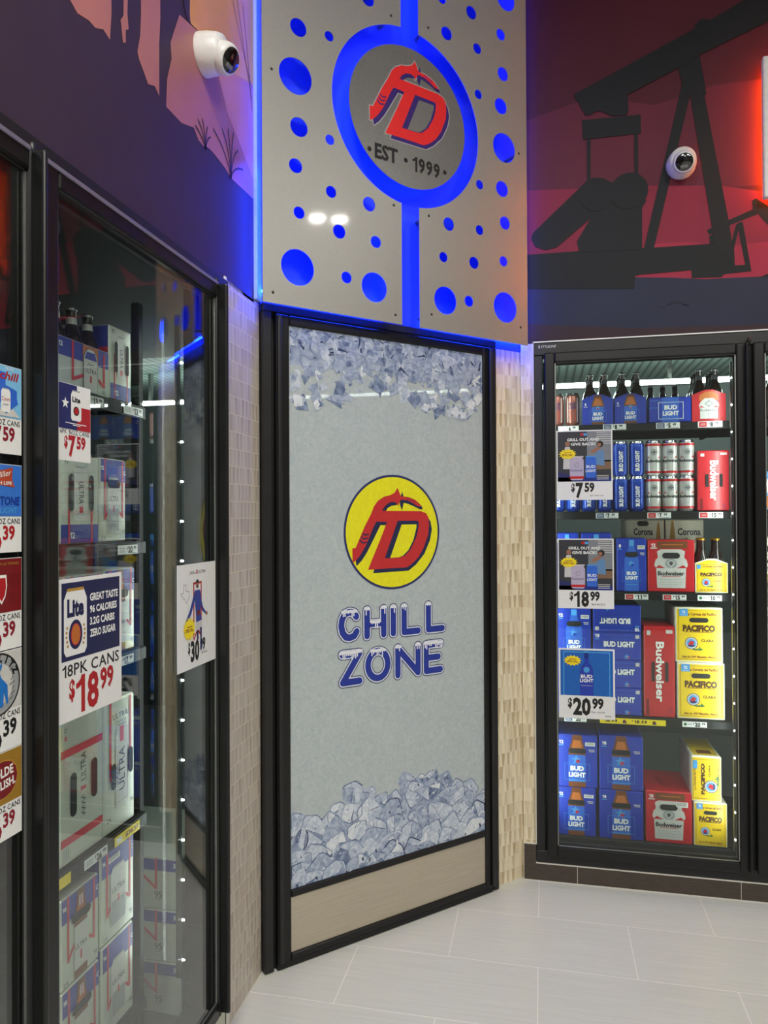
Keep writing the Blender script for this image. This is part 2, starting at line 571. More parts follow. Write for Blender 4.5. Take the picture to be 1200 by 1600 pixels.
def tag(o, label=None, cat=None, group=None, kind=None):
    if label: o['label'] = label
    if cat: o['category'] = cat
    if group: o['group'] = group
    if kind: o['kind'] = kind
    return o
def empty(name, loc=(0, 0, 0), rz=0.0, parent=None):
    o = bpy.data.objects.new(name, None)
    o.empty_display_size = 0.1
    COL.objects.link(o)
    o.location = loc
    o.rotation_euler = (0, 0, rz)
    if parent: o.parent = parent
    return o
def struct(mb, name, loc=(0, 0, 0), rz=0.0):
    return tag(mb.build(name, None, loc, rz), kind='structure')
def copy_tree(o, loc=None, parent=None):
    c = o.copy()
    COL.objects.link(c)
    if parent: c.parent = parent
    if loc is not None: c.location = loc
    for ch in list(o.children):
        copy_tree(ch, None, c)
    return c

# frames of the three walls: along the wall = local x, out of the wall towards the shop = local -y
XL = -0.918
RL = math.radians(90)
RD = math.radians(45)
D0 = (-0.915, 2.279, 0.0)
YR = 3.10
def LP(s, off, z):        # a point by the left wall: s along it, off out of it (negative = inside the cooler)
    return (XL + off, s, z)
def RP(x, off, z):
    return (x, YR - off, z)
def DP(s, off, z):
    return (D0[0] + (s + off) * 0.70711, D0[1] + (s - off) * 0.70711, z)

# ================================================================== THE SETTING
fl = MB()
fl.add([(-0.93, -4.0, 0), (4.6, -4.0, 0), (4.6, 3.12, 0), (-0.93, 3.12, 0), (-0.93, -4, -0.05), (4.6, -4, -0.05), (4.6, 3.12, -0.05), (-0.93, 3.12, -0.05)],
       [(0, 1, 2, 3), (7, 6, 5, 4), (0, 4, 5, 1), (1, 5, 6, 2), (2, 6, 7, 3), (3, 7, 4, 0)], floor_mat())
struct(fl, 'floor')
ZC = 4.0
struct(MB().box(-1.0, 4.6, -4.0, 3.3, ZC, ZC + 0.05, WALLW), 'ceiling')
struct(MB().box(-1.0, 4.6, -4.08, -4.0, 0, ZC, SHOPW), 'wall_back')
struct(MB().box(4.6, 4.68, -4.0, 3.3, 0, ZC, SHOPW), 'wall_far_right')

# ---- left mural wall above the coolers (printed silhouettes are part of its surface)
ML = {
 'S1':[(1.271, 2.547), (1.31, 2.529), (1.348, 2.54), (1.371, 2.539), (1.399, 2.555), (1.424, 2.548), (1.43, 2.61), (1.429, 2.8)],
 'S2':[(1.479, 2.75), (1.497, 2.75), (1.493, 2.653), (1.498, 2.62), (1.486, 2.61), (1.486, 2.581), (1.475, 2.575), (1.468, 2.61), (1.465, 2.619), (1.477, 2.637)],
 'S3':[(1.549, 2.9), (1.639, 2.9), (1.64, 2.742), (1.634, 2.671), (1.634, 2.543), (1.613, 2.556), (1.582, 2.543), (1.562, 2.561), (1.542, 2.578), (1.535, 2.592), (1.547, 2.637), (1.551, 2.692)],
 'hill':[(1.738, 2.816), (1.69, 2.712), (1.696, 2.675), (1.673, 2.61), (1.667, 2.536), (1.748, 2.537), (1.817, 2.561), (1.843, 2.541), (1.871, 2.539), (1.905, 2.55), (1.934, 2.551), (2.009, 2.545), (2.065, 2.534), (2.234, 2.545), (2.234, 2.608), (2.108, 2.679), (2.026, 2.718), (1.958, 2.818), (1.859, 2.845), (1.793, 2.829)],
 'pink':[(1.859, 2.845), (1.958, 2.818), (2.026, 2.718), (2.108, 2.679), (2.234, 2.607), (2.234, 3.0), (2.093, 2.928)],
 'orange':[(1.762, 2.895), (1.8, 2.834), (1.859, 2.845), (1.951, 2.817), (2.234, 2.92), (2.234, 3.99), (1.762, 3.99)],
 'leg':[(1.75, 2.895), (1.8, 3.1), (1.793, 2.857), (1.797, 2.829), (1.781, 2.83), (1.765, 2.848)],
}
PEACH = pm('mural_peach_ink', (176, 112, 104), 0.45, var=0.05, scale=8)
PINKM = pm('mural_pink_ink', (196, 128, 130), 0.45, var=0.05, scale=8)
HILLM = pm('mural_dusty_rose_ink', (170, 106, 106), 0.45, var=0.05, scale=8)
ORNG = pm('mural_orange_ink', (220, 154, 58), 0.45, var=0.06, scale=6)
ml = MB()
ml.box(-4.0, 2.236, 0.0, 0.07, 2.205, ZC, MURL)
for nm, mt, y in (('S1', PEACH, -.0006), ('S2', PEACH, -.0006), ('S3', PEACH, -.0006), ('hill', HILLM, -.0006), ('pink', PINKM, -.001), ('orange', ORNG, -.0014), ('leg', MURL, -.0018)):
    ml.poly(ML[nm], y, mt)
# grass tufts printed on the horizon
for (bx, bz, tips) in ((1.885, 2.535, [(-.06, .035), (-.045, .06), (-.02, .075), (.012, .07), (.03, .05)]), (2.055, 2.53, [(-.12, .09), (-.06, .12), (-.02, .14), (.02, .15), (.05, .11), (.09, .07)])):
    for dx, dz in tips:
        pts = [(bx + dx * t ** 1.6, bz + dz * (1.25 * t - .25 * t ** 3)) for t in (0, .25, .5, .75, 1)]
        ml.stroke(pts, .005, -.002, MURL, n=6)
for k in range(3):   # fine hanging wires printed near the top
    ml.stroke([(2.05 + .05 * k, 3.12), (2.14 + .03 * k, 2.99 - .03 * k), (2.22, 2.9 - .035 * k)], .004, -.0022, pm('mural_brown_ink', (120, 84, 60), .5), n=6)
ml.rect(1.758, 1.7595, 2.206, ZC, -.0004, pm('mural_sheet_seam', (46, 36, 52), .5))
struct(ml, 'wall_left_upper', (XL, 0, 0), RL)

# ---- left tiled return between cooler and door
TILE_L = tile_mat('pale_stone_stick_tile', (206, 197, 184), (168, 152, 138), 0)
TILE_R = tile_mat('cream_stone_stick_tile', (236, 224, 194), (180, 156, 116), 0)
tl = MB().box(2.008, 2.279, 0.0, 0.08, 0.0, 2.214, TILE_L)
struct(tl, 'wall_left_lower', (XL, 0, 0), RL)
struct(MB().box(2.0, 2.016, -.006, .0, .0, 2.218, pm('white_edge_grout', (220, 216, 204), .5), .002), 'trim_1', (XL, 0, 0), RL)
struct(MB().box(-4.0, 1.999, 0.0, 0.06, 0.0, 0.086, pm('pale_green_base_panel', (196, 200, 184), .5)), 'baseboard_left', (XL, 0, 0), RL)
# white corner batten by the metal panels, LED glow painted into its colour
struct(MB().box(2.236, 2.276, -.012, .03, 2.218, ZC, pm('blue_glow_batten', (168, 192, 236), .5), .001), 'trim_2', (XL, 0, 0), RL)

# ---- door wall
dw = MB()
dw.prism([(0.0, 2.19), (1.178, 2.19), (1.178, ZC), (0.0, ZC)], 0.0, .08, BLUEGLOW)
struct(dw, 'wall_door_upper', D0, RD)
dt = MB().prism([(1.018, 0), (1.178, 0), (1.178, 2.19), (1.018, 2.19)], 0.0, .08, TILE_R)
struct(dt, 'wall_door_lower', D0, RD)

# ---- right mural wall
MR = {
 'beam':[(0.136, 3.242), (0.606, 3.447), (0.606, 3.461), (0.634, 3.484), (0.665, 3.473), (0.805, 3.542), (1.081, 3.664), (1.08, 3.534), (0.905, 3.447), (0.624, 3.339), (0.543, 3.298), (0.348, 3.215), (0.352, 3.146), (0.343, 3.133), (0.286, 3.136), (0.242, 3.162), (0.22, 3.16), (0.203, 3.151), (0.183, 3.151)],
 'weight':[(0.169, 3.132), (0.398, 3.128), (0.399, 3.052), (0.172, 3.052)],
 'rod':[(0.188, 3.06), (0.202, 3.058), (0.201, 2.868), (0.188, 2.865)],
 'rod2':[(0.373, 3.057), (0.387, 3.055), (0.387, 2.873), (0.373, 2.874)],
 'head':[(0.543, 3.298), (0.624, 3.339), (0.648, 3.177), (0.635, 3.176), (0.589, 3.184), (0.558, 3.224)],
 'legL':[(0.556, 3.229), (0.589, 3.193), (0.445, 2.581), (0.406, 2.58)],
 'legR':[(0.585, 3.194), (0.639, 3.182), (0.728, 2.655), (0.747, 2.487), (0.674, 2.575)],
 'crank':[(0.187, 2.881), (0.21, 2.891), (0.245, 2.886), (0.28, 2.861), (0.279, 2.787), (0.064, 2.617), (0.019, 2.609), (-0.022, 2.626), (-0.04, 2.664), (-0.031, 2.686)],
 'tower':[(0.222, 2.761), (0.28, 2.868), (0.418, 2.778), (0.401, 2.748), (0.4, 2.58), (0.154, 2.589), (0.145, 2.634)],
 'base':[(-0.08, 2.596), (0.154, 2.594), (0.4, 2.585), (0.744, 2.58), (0.747, 2.487), (0.586, 2.482), (0.373, 2.478), (0.368, 2.423), (-0.08, 2.454)],
 'skid':[(0.586, 2.484), (0.706, 2.49), (0.8, 2.487), (0.807, 2.461), (0.706, 2.457), (0.698, 2.446), (0.587, 2.45)],
 'sbeam':[(0.645, 2.636), (0.666, 2.647), (0.814, 2.704), (0.812, 2.74), (0.827, 2.746), (0.875, 2.707), (0.898, 2.639), (0.874, 2.633), (0.85, 2.661), (0.834, 2.685), (0.773, 2.664), (0.72, 2.647), (0.674, 2.624), (0.654, 2.619)],
 'shorse':[(0.654, 2.615), (0.674, 2.62), (0.678, 2.581), (0.655, 2.583)],
 'sleg':[(0.753, 2.65), (0.768, 2.66), (0.739, 2.53), (0.729, 2.557)],
 'sleg2':[(0.757, 2.652), (0.777, 2.659), (0.807, 2.461), (0.788, 2.468)],
 'ground':[(-0.08, 2.468), (0.153, 2.465), (0.373, 2.47), (0.501, 2.459), (0.636, 2.443), (1.148, 2.43), (4.5, 2.43), (4.5, 2.226), (-0.08, 2.226)],
 'soil':[(-0.08, 2.31), (0.1, 2.288), (0.4, 2.262), (0.75, 2.252), (4.5, 2.25), (4.5, 2.226), (-0.08, 2.226)],
 'band1':[(-0.08, 3.155), (0.068, 3.19), (0.149, 3.213), (0.274, 3.211), (0.455, 3.161), (0.675, 3.213), (4.5, 3.219), (4.5, 2.703), (-0.08, 2.821)],
 'band2':[(-0.08, 2.868), (0.156, 2.853), (0.419, 2.838), (0.696, 2.81), (0.883, 2.763), (4.5, 2.737), (4.5, 2.4), (-0.08, 2.4)],
 'band3':[(0.381, 2.468), (0.451, 2.599), (0.57, 2.597), (0.719, 2.568), (0.868, 2.573), (4.5, 2.548), (4.5, 2.4), (0.381, 2.41)],
 'bumps':[(0.84, 2.436), (0.867, 2.447), (0.889, 2.434)],
}
SILH = pm('mural_charcoal_ink', (27, 30, 33), 0.5, var=0.05, scale=6, spec=0.2)
MB1 = pm('mural_plum_red_ink', (98, 36, 52), 0.5, var=0.05, scale=6, spec=0.2)
MB2 = pm('mural_crimson_ink', (138, 38, 60), 0.5, var=0.05, scale=6, spec=0.2)
MB3 = pm('mural_rose_ink', (162, 44, 68), 0.5, var=0.05, scale=6, spec=0.2)
GRND = pm('mural_slate_navy_ink', (43, 47, 68), 0.5, var=0.06, scale=6, spec=0.2)
SOIL = pm('mural_brown_plum_ink', (58, 42, 48), 0.5, var=0.06, scale=6, spec=0.2)
mr = MB()
mr.box(-0.088, 4.6, 0.0, 0.07, 2.223, ZC, MURR)
lay = [('band1', MB1), ('band2', MB2), ('band3', MB3), ('ground', GRND), ('soil', SOIL), ('sbeam', SILH), ('shorse', SILH), ('sleg', SILH), ('sleg2', SILH), ('skid', SILH), ('bumps', SILH), ('base', SILH), ('legL', SILH), ('legR', SILH), ('head', SILH), ('crank', SILH), ('tower', SILH), ('rod', SILH), ('rod2', SILH), ('weight', SILH), ('beam', SILH)]
for i, (nm, mt) in enumerate(lay):
    mr.poly(MR[nm], -.0004 - .0002 * i, mt)
mr.disc(.351, 2.822, .074, -.005, SILH, n=40)
mr.disc(.226, 2.82, .068, -.0052, SILH, n=40)
SC = pm('mural_scuff_mark', (22, 24, 38), .6)
for a, b in (((.50, 2.352), (.515, 2.362)), ((.525, 2.356), (.533, 2.366)), ((.54, 2.358), (.546, 2.366)), ((.553, 2.352), (.575, 2.345)), ((.475, 2.342), (.479, 2.352))):
    mr.stroke([a, b], .005, -.0056, SC, n=6)
struct(mr, 'wall_right_upper', (0, YR, 0))
# narrow tiled return beside the right cooler
struct(MB().prism([(-0.086, 0), (-0.036, 0), (-0.036, 2.223), (-0.086, 2.223)], 0.0, .06, TILE_R), 'wall_right_lower', (0, YR, 0))
struct(MB().box(-.0365, -.0325, -.016, -.001, .15, 2.226, pm('white_edge_grout', (220, 216, 204), .5)), 'trim_3', (0, YR, 0))
struct(MB().box(-.0365, 4.5, -.016, .0, 2.2225, 2.2275, pm('pale_metal_edge', (206, 206, 206), .35, metal=.4)), 'trim_4', (0, YR, 0))
# dark wood-look tile baseboard with an upturned end
WOODT = pm('dark_wood_look_tile', (70, 60, 52), 0.4, var=0.22, scale=26, stretch=(1.2, 1, 12))
GROUTW = pm('pale_grout', (216, 212, 202), .6)
bb = MB()
bb.prism([(-0.084, 0.0), (.128, 0.0), (.128, .070), (-0.036, .070), (-0.036, .148), (-0.084, .148)], -.012, .0, WOODT)
bb.box(.1305, .7465, -.012, 0, 0, .070, WOODT)
bb.box(.749, 4.5, -.012, 0, 0, .070, WOODT)
bb.box(.128, .1305, -.0105, 0, 0, .069, GROUTW); bb.box(.7465, .749, -.0105, 0, 0, .069, GROUTW)
bb.box(-.036, 4.5, -.0115, 0, .070, .0755, GROUTW)
bb.box(-.084, 4.5, -.0145, -.012, 0, .003, GROUTW)
bb.box(-.086, -.084, -.012, 0, 0, .15, GROUTW); bb.box(-.086, -.036, -.0115, 0, .148, .1505, GROUTW)
struct(bb, 'baseboard_right', (0, YR, 0))

# ---- the cold room behind the glass
def cold():
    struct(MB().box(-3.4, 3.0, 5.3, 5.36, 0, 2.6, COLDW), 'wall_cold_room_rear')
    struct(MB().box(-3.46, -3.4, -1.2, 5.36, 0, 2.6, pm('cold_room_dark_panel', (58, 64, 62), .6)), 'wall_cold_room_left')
    struct(MB().box(3.0, 3.06, 3.16, 5.36, 0, 2.6, COLDW), 'wall_cold_room_right')
    struct(MB().box(-3.46, -1.0, -1.26, -1.2, 0, 2.6, COLDW), 'wall_cold_room_end')
    f = MB()
    f.poly([(-3.4, -1.2), (-1.0, -1.2), (-1.0, 2.36), (-.12, 3.17), (3.0, 3.17), (3.0, 5.3), (-3.4, 5.3)], 0, COLDW)
    f.v = [(x, z, 0.0) for x, y, z in f.v]
    f2 = MB(); f2.v = [(x, y, .02) for x, y, z in f.v]; f2.f = list(f.f); f2.m = list(f.m); f2.s = list(f.s); f2.mats = [pm('cold_room_floor_grey', (96, 98, 98), .5)]
    struct(f2, 'floor_cold_room')
    struct(MB().box(-3.4, -.99, -1.2, 3.7, 2.40, 2.449, pm('shade_dark_sheet', (34, 40, 38), .6)), 'ceiling_shade_left_cooler')  # added sheet under the ribbed ceiling; its near-black colour stands in for shade
    f3 = MB(); f3.v = [(x, y, 2.45) for x, y, z in f.v]; f3.f = [q[::-1] for q in f.f]; f3.m = list(f.m); f3.s = list(f.s)
    m = bpy.data.materials.new('ribbed_cold_room_ceiling'); m.use_nodes = True
    k = NT(m); b = k.t.nodes['Principled BSDF']
    tc = k.new('ShaderNodeTexCoord'); X, Y, Z = k.xyz(tc.outputs['Object'])[:3]
    rib = k.math('GREATER_THAN', k.math('FRACT', k.math('DIVIDE', X, .05)), .35)
    k.link(k.mix(rib, rgb(74, 84, 80), rgb(116, 130, 124)), b.inputs['Base Color'])
    b.inputs['Roughness'].default_value = .5
    f3.mats = [m]
    struct(f3, 'ceiling_cold_room')
cold()

# ================================================================== THE COLD ROOM DOOR
LOGO = {
 'red':[(-0.836, -0.263), (-0.77, -0.257), (-0.679, -0.072), (-0.587, 0.108), (-0.454, 0.33), (-0.401, 0.448), (-0.323, 0.541), (-0.197, 0.614), (-0.071, 0.642), (0.025, 0.686), (0.084, 0.778), (0.131, 0.679), (0.16, 0.626), (0.317, 0.614), (0.465, 0.567), (0.565, 0.494), (0.598, 0.447), (0.514, 0.452), (0.415, 0.506), (0.3, 0.554), (0.186, 0.564), (0.137, 0.537), (0.094, 0.45), (0.072, 0.504), (-0.008, 0.53), (-0.103, 0.508), (-0.183, 0.449), (-0.237, 0.37), (0.581, 0.365), (0.698, 0.329), (0.749, 0.26), (0.765, 0.122), (0.747, -0.043), (0.644, -0.289), (0.53, -0.45), (0.441, -0.528), (0.35, -0.59), (0.26, -0.63), (-0.205, -0.63), (-0.53, -0.637), (-0.28, -0.133), (-0.137, 0.176), (-0.356, 0.185), (-0.419, 0.08), (-0.574, -0.231), (-0.68, -0.384), (-0.771, -0.472), (-0.831, -0.508)],
 'hole':[(0.086, 0.195), (0.513, 0.193), (0.539, 0.151), (0.52, 0.03), (0.484, -0.094), (0.36, -0.308), (0.228, -0.426), (0.115, -0.449), (-0.188, -0.453)],
 'holey':[(0.167, 0.128), (0.485, 0.13), (0.485, 0.07), (0.417, -0.147), (0.311, -0.321), (0.196, -0.417), (0.115, -0.444), (-0.077, -0.448)],
 'n1':[(-0.372, 0.19), (-0.121, 0.183), (-0.169, 0.12), (-0.269, 0.126), (-0.42, -0.13), (-0.544, -0.336), (-0.651, -0.476), (-0.757, -0.568), (-0.771, -0.459), (-0.68, -0.371), (-0.573, -0.218), (-0.419, 0.094)],
 'n2':[(0.715, 0.288), (0.799, 0.177), (0.829, 0.038), (0.787, -0.154), (0.66, -0.399), (0.474, -0.584), (0.315, -0.686), (-0.423, -0.699), (-0.392, -0.616), (-0.205, -0.611), (0.26, -0.603), (0.442, -0.501), (0.627, -0.288), (0.73, -0.043), (0.748, 0.122)],
 'n3':[(-0.249, 0.356), (-0.183, 0.462), (-0.103, 0.521), (-0.008, 0.544), (0.088, 0.509), (0.062, 0.472), (-0.04, 0.458), (-0.12, 0.418), (-0.167, 0.356)],
 'n4':[(0.154, 0.618), (0.18, 0.712), (0.219, 0.613)],
 'n5':[(0.131, 0.545), (0.186, 0.572), (0.225, 0.554), (0.205, 0.478), (0.178, 0.381), (0.137, 0.472)],
 'n6':[(0.186, 0.569), (0.3, 0.565), (0.415, 0.517), (0.514, 0.463), (0.608, 0.458), (0.625, 0.398), (0.564, 0.398), (0.448, 0.446), (0.316, 0.492), (0.218, 0.513)],
 'g1':[(-0.627, -0.016), (-0.573, -0.048), (-0.518, -0.028)],
 'g2':[(-0.655, -0.073), (-0.603, -0.113), (-0.536, -0.096)],
 'g3':[(-0.685, -0.124), (-0.628, -0.177), (-0.558, -0.166)],
}
def logo(b, cx, cz, r, y, red, navy, fill, white_edge=None):
    def T(k):
        return [(cx + r * p[0], cz + r * p[1]) for p in LOGO[k]]
    st = .0003
    if white_edge:
        for k in ('n1', 'n2', 'red'):
            b.stroke(T(k), r * .035, y, white_edge, closed=True, n=6)
    for k in ('n1', 'n2', 'n3', 'n4'):
        b.poly(T(k), y - st, navy)
    b.poly(T('red'), y - 2 * st, red)
    b.poly(T('hole'), y - 3 * st, navy)
    b.poly(T('holey'), y - 4 * st, fill)
    b.poly(T('n5'), y - 3 * st, navy)
    b.poly(T('n6'), y - st, navy)
    for k in ('g1', 'g2', 'g3'):
        p = T(k)
        m = ((p[1][0] + (p[0][0] + p[2][0]) / 2) / 2, (p[1][1] + (p[0][1] + p[2][1]) / 2) / 2)
        b.stroke([p[0], ((p[0][0] + p[1][0]) / 2, (p[0][1] + p[1][1]) / 2 - r * .008), p[1], p[2]], r * .024, y - 3 * st, navy, n=6)
    for i in range(4):
        x = cx + r * (.29 + .045 * i); z = cz + r * (.605 - .014 * i)
        b.stroke([(x, z), (x + r * .018, z - r * .04)], r * .012, y - 3 * st, navy, n=5)

LET = {   # letter strokes in a unit cell
 'C': [[(.93, .80), (.78, .95), (.5, 1.0), (.22, .93), (.05, .72), (0, .48), (.08, .22), (.28, .04), (.52, 0), (.8, .06), (.95, .22)]],
 'H': [[(0, 0), (0, 1)], [(1, 0), (1, 1)], [(0, .46), (1, .46)]],
 'I': [[(.5, 0), (.5, 1)]],
 'L': [[(0, 1), (0, 0), (1, 0)]],
 'Z': [[(0, 1), (1, 1), (.02, 0), (1, 0)]],
 'O': [[(.5 + .5 * math.cos(a * PI / 10), .5 + .5 * math.sin(a * PI / 10)) for a in range(21)]],
 'N': [[(0, 0), (0, 1), (1, 0), (1, 1)]],
 'E': [[(1, 1), (0, 1), (0, 0), (1, 0)], [(0, .5), (.85, .5)]],
}
def snow_word(b, cells, z0, z1, y):
    """chunky frozen lettering: navy outline, white rim, blue body, snow caps with icicles"""
    ink = pm('deep_blue_letter_ink', (34, 52, 146), .4)
    out = pm('navy_outline_ink', (40, 48, 96), .4)
    rim = pm('pale_ice_rim', (206, 210, 222), .4)
    snow = pm('snow_white_ink', (222, 224, 232), .4)
    w = .024
    for ch, s0, s1 in cells:
        m = .019
        X = lambda u: s0 + m + u * (s1 - s0 - 2 * m)
        Z = lambda v: z0 + m + v * (z1 - z0 - 2 * m)
        for st in LET[ch]:
            pts = [(X(u), Z(v)) for u, v in st]
            b.stroke(pts, w + .0145, y, out); b.stroke(pts, w + .0085, y - .0003, rim); b.stroke(pts, w - .0005, y - .0006, ink)
        # snow caps along each upper edge
        caps = {'C': [(.2, .8, .95)], 'H': [(0, 0, 1), (1, 1, 1), (.35, .65, .46)], 'I': [(.5, .5, 1)], 'L': [(0, 0, 1)], 'Z': [(0, 1, 1)], 'O': [(.25, .75, .95)], 'N': [(0, .04, 1), (1, 1, 1)], 'E': [(0, 1, 1)]}[ch]
        for a, c, v in caps:
            xa, xc, zz = X(a) - w * .36, X(c) + w * .36, Z(v) + w * .28
            n = max(2, int((xc - xa) / .007))
            pts = [(xa + (xc - xa) * i / n, zz + random.uniform(-.0015, .002)) for i in range(n + 1)]
            b.stroke(pts, .0105, y - .0012, snow, n=8)
            for i in range(n):
                L = random.choice((.004, .006, .010, .016, .022))
                x = xa + (xc - xa) * (i + .5) / n
                b.stroke([(x, zz), (x, zz - L)], .0048, y - .0014, snow, n=6)

ICE = [film_mat('ice_print_slate', (84, 100, 134), (146, 160, 186), scale=22), film_mat('ice_print_steel', (130, 144, 172), (178, 189, 206), scale=24),
       film_mat('ice_print_pale', (160, 173, 194), (206, 213, 222), scale=26), film_mat('ice_print_white', (192, 200, 210), (224, 228, 232), scale=34), film_mat('ice_print_navy', (32, 42, 74), (74, 86, 120), scale=24)]
def ice_lump(b, cx, cz, r, y, asp, rnd):
    """one printed lump of clear ice: rounded outline, facets of differing tone, creases, a pale glint"""
    n = rnd.randint(5, 7)
    a0 = rnd.random() * 6
    P = [(math.cos(a0 + 2 * PI * i / n) * r * rnd.uniform(.66, 1.16), math.sin(a0 + 2 * PI * i / n) * r * asp * rnd.uniform(.66, 1.16)) for i in range(n)]
    Q = []
    for i in range(n):
        a, c = P[i], P[(i + 1) % n]
        Q += [(a[0] * .87 + c[0] * .13, a[1] * .87 + c[1] * .13), (a[0] * .5 + c[0] * .5, a[1] * .5 + c[1] * .5), (a[0] * .13 + c[0] * .87, a[1] * .13 + c[1] * .87)]
    lim = lambda p: (min(.9425, max(.0985, cx + p[0])), max(.2557, cz + p[1]))
    N = len(Q)
    b.poly([lim((p[0] * 1.03, p[1] * 1.03)) for p in Q], y, ICE[0] if rnd.random() < .6 else ICE[1])
    b.poly([lim((p[0] * .95, p[1] * .95 + r * .02)) for p in Q], y - .00003, ICE[1] if rnd.random() < .7 else ICE[2])
    h = (rnd.uniform(-.25, .25) * r, rnd.uniform(-.05, .35) * r)
    cuts = sorted(rnd.sample(range(N), 4))
    for i in range(4):
        u, v = cuts[i], cuts[(i + 1) % 4]
        idx = list(range(u, v + 1)) if v > u else list(range(u, N)) + list(range(0, v + 1))
        pts = [(Q[k % N][0] * .9, Q[k % N][1] * .9) for k in idx]
        mz = sum(p[1] for p in pts) / len(pts)
        tone = rnd.choice((1, 2, 2, 2, 3)) if mz > 0 else rnd.choice((0, 1, 1, 2))
        w = [lim(p) for p in pts] + [lim(h)]
        if abs(area2(w)) > 1e-7:
            b.poly(w, y - .00006 - .00001 * i, ICE[tone])
    for i in range(4):
        if rnd.random() < .6:
            e = Q[cuts[i]]
            m = ((e[0] + h[0]) / 2 + rnd.uniform(-.08, .08) * r, (e[1] + h[1]) / 2)
            b.stroke([lim((e[0] * .88, e[1] * .88)), lim(m), lim(h)], r * rnd.uniform(.02, .05), y - .00012, ICE[rnd.choice((3, 0, 0, 4))], n=5)
    st_ = rnd.randint(0, N - 1)
    arcp = [lim((Q[(st_ + k) % N][0] * .97, Q[(st_ + k) % N][1] * .97)) for k in range(rnd.randint(5, 9))]
    b.stroke(arcp, r * rnd.uniform(.04, .09), y - .00014, ICE[rnd.choice((4, 0, 0))], n=5)
    for i in range(3):
        a = rnd.random() * 6.28; q = rnd.uniform(.15, .6)
        x, z = math.cos(a) * r * q, math.sin(a) * r * asp * q + r * .12
        t = rnd.random() * 6.28; L = r * rnd.uniform(.12, .32)
        W = [lim((x, z)), lim((x + math.cos(t) * L, z + math.sin(t) * L)), lim((x + math.cos(t + .7) * L * .8, z + math.sin(t + .7) * L * .8)), lim((x + math.cos(t + 1.3) * L * .35, z + math.sin(t + 1.3) * L * .35))]
        if abs(area2(W)) > 1e-8:
            b.poly(W, y - .00016 - .00001 * i, ICE[rnd.choice((3, 3, 2, 4, 0))])

door = empty('door_1', D0, RD)
tag(door, 'frosted cold room door printed with ice and a yellow round logo', kind='structure')
# jamb
j = MB()
for a, c in ((0.001, .034), (.992, 1.018)):
    j.box(a, c, -.022, .06, 0.002, 2.188, FRAME2, .003)
j.box(.034, .06, -.004, .06, .002, 2.188, GASKET); j.box(.976, .992, -.004, .06, .002, 2.188, GASKET)
j.box(.001, 1.018, -.022, .06, 2.188, 2.215, FRAME2, .003)
j.build('door_frame', door)
SY = -.03
st = MB()
for a, c in ((.046, .094), (.944, .982)):
    st.box(a, c, SY, .02, .022, 2.183, FRAME, .004)
st.box(.046, .062, SY - .014, SY, .03, 2.178, FRAME2, .005, 2); st.box(.968, .982, SY - .012, SY, .03, 2.178, FRAME2, .005, 2)
st.box(.094, .944, SY, .02, 2.150, 2.183, FRAME, .004)
st.box(.094, .944, SY, .02, .232, .256, FRAME, .003)
st.box(.094, .944, SY, .02, .022, .046, FRAME, .003)
st.build('door_stiles', door)
MB().box(.046, .982, -.024, .0, .003, .022, GASKET).build('door_sweep', door)
kp = MB().box(.094, .944, SY + .008, .0, .046, .232, STEEL, .001)
kp.build('kick_plate', door)
# printed glass
FILM = film_mat('frosted_window_print', (176, 186, 190), (190, 198, 200), see=.09, scale=34, rough=.3)
fb = MB().box(.094, .944, SY + .010, SY + .02, .256, 2.150, FILM)
fg = fb.build('window_pane', door)
YF = SY + .0096
pr = MB()
rnd = random.Random(5)
prof = [(.09, .50), (.2, .50), (.3, .52), (.36, .60), (.42, .53), (.5, .5), (.57, .57), (.63, .56), (.7, .56), (.77, .49), (.85, .48), (.9, .42), (.95, .4)]
def top_at(s):
    for (a, za), (c, zc) in zip(prof[:-1], prof[1:]):
        if a <= s <= c:
            return za + (zc - za) * (s - a) / (c - a)
    return .4
# backing of the pile, then rows of lumps from the back (top) to the front (bottom)
back = [(.0985, .2555)] + [(min(.9425, max(.0985, s)), z - .035) for s, z in prof] + [(.9425, .2555)]
pr.poly(back, YF, ICE[1])
lv = 0
for rowz in (1.0, .74, .5, .27, .06):
    s = .105 + rnd.uniform(0, .03)
    while s < .95:
        r = rnd.uniform(.05, .076) if rowz < .95 else rnd.uniform(.038, .058)
        z = .255 + (top_at(s) - .255) * rowz - r * (.95 if rowz == 1.0 else .4) + rnd.uniform(-.014, .014)
        lv += 1
        ice_lump(pr, s, max(z, .265), r, YF - .00005 - .000012 * lv, rnd.uniform(.8, 1.2), rnd)
        s += r * rnd.uniform(1.15, 1.55)
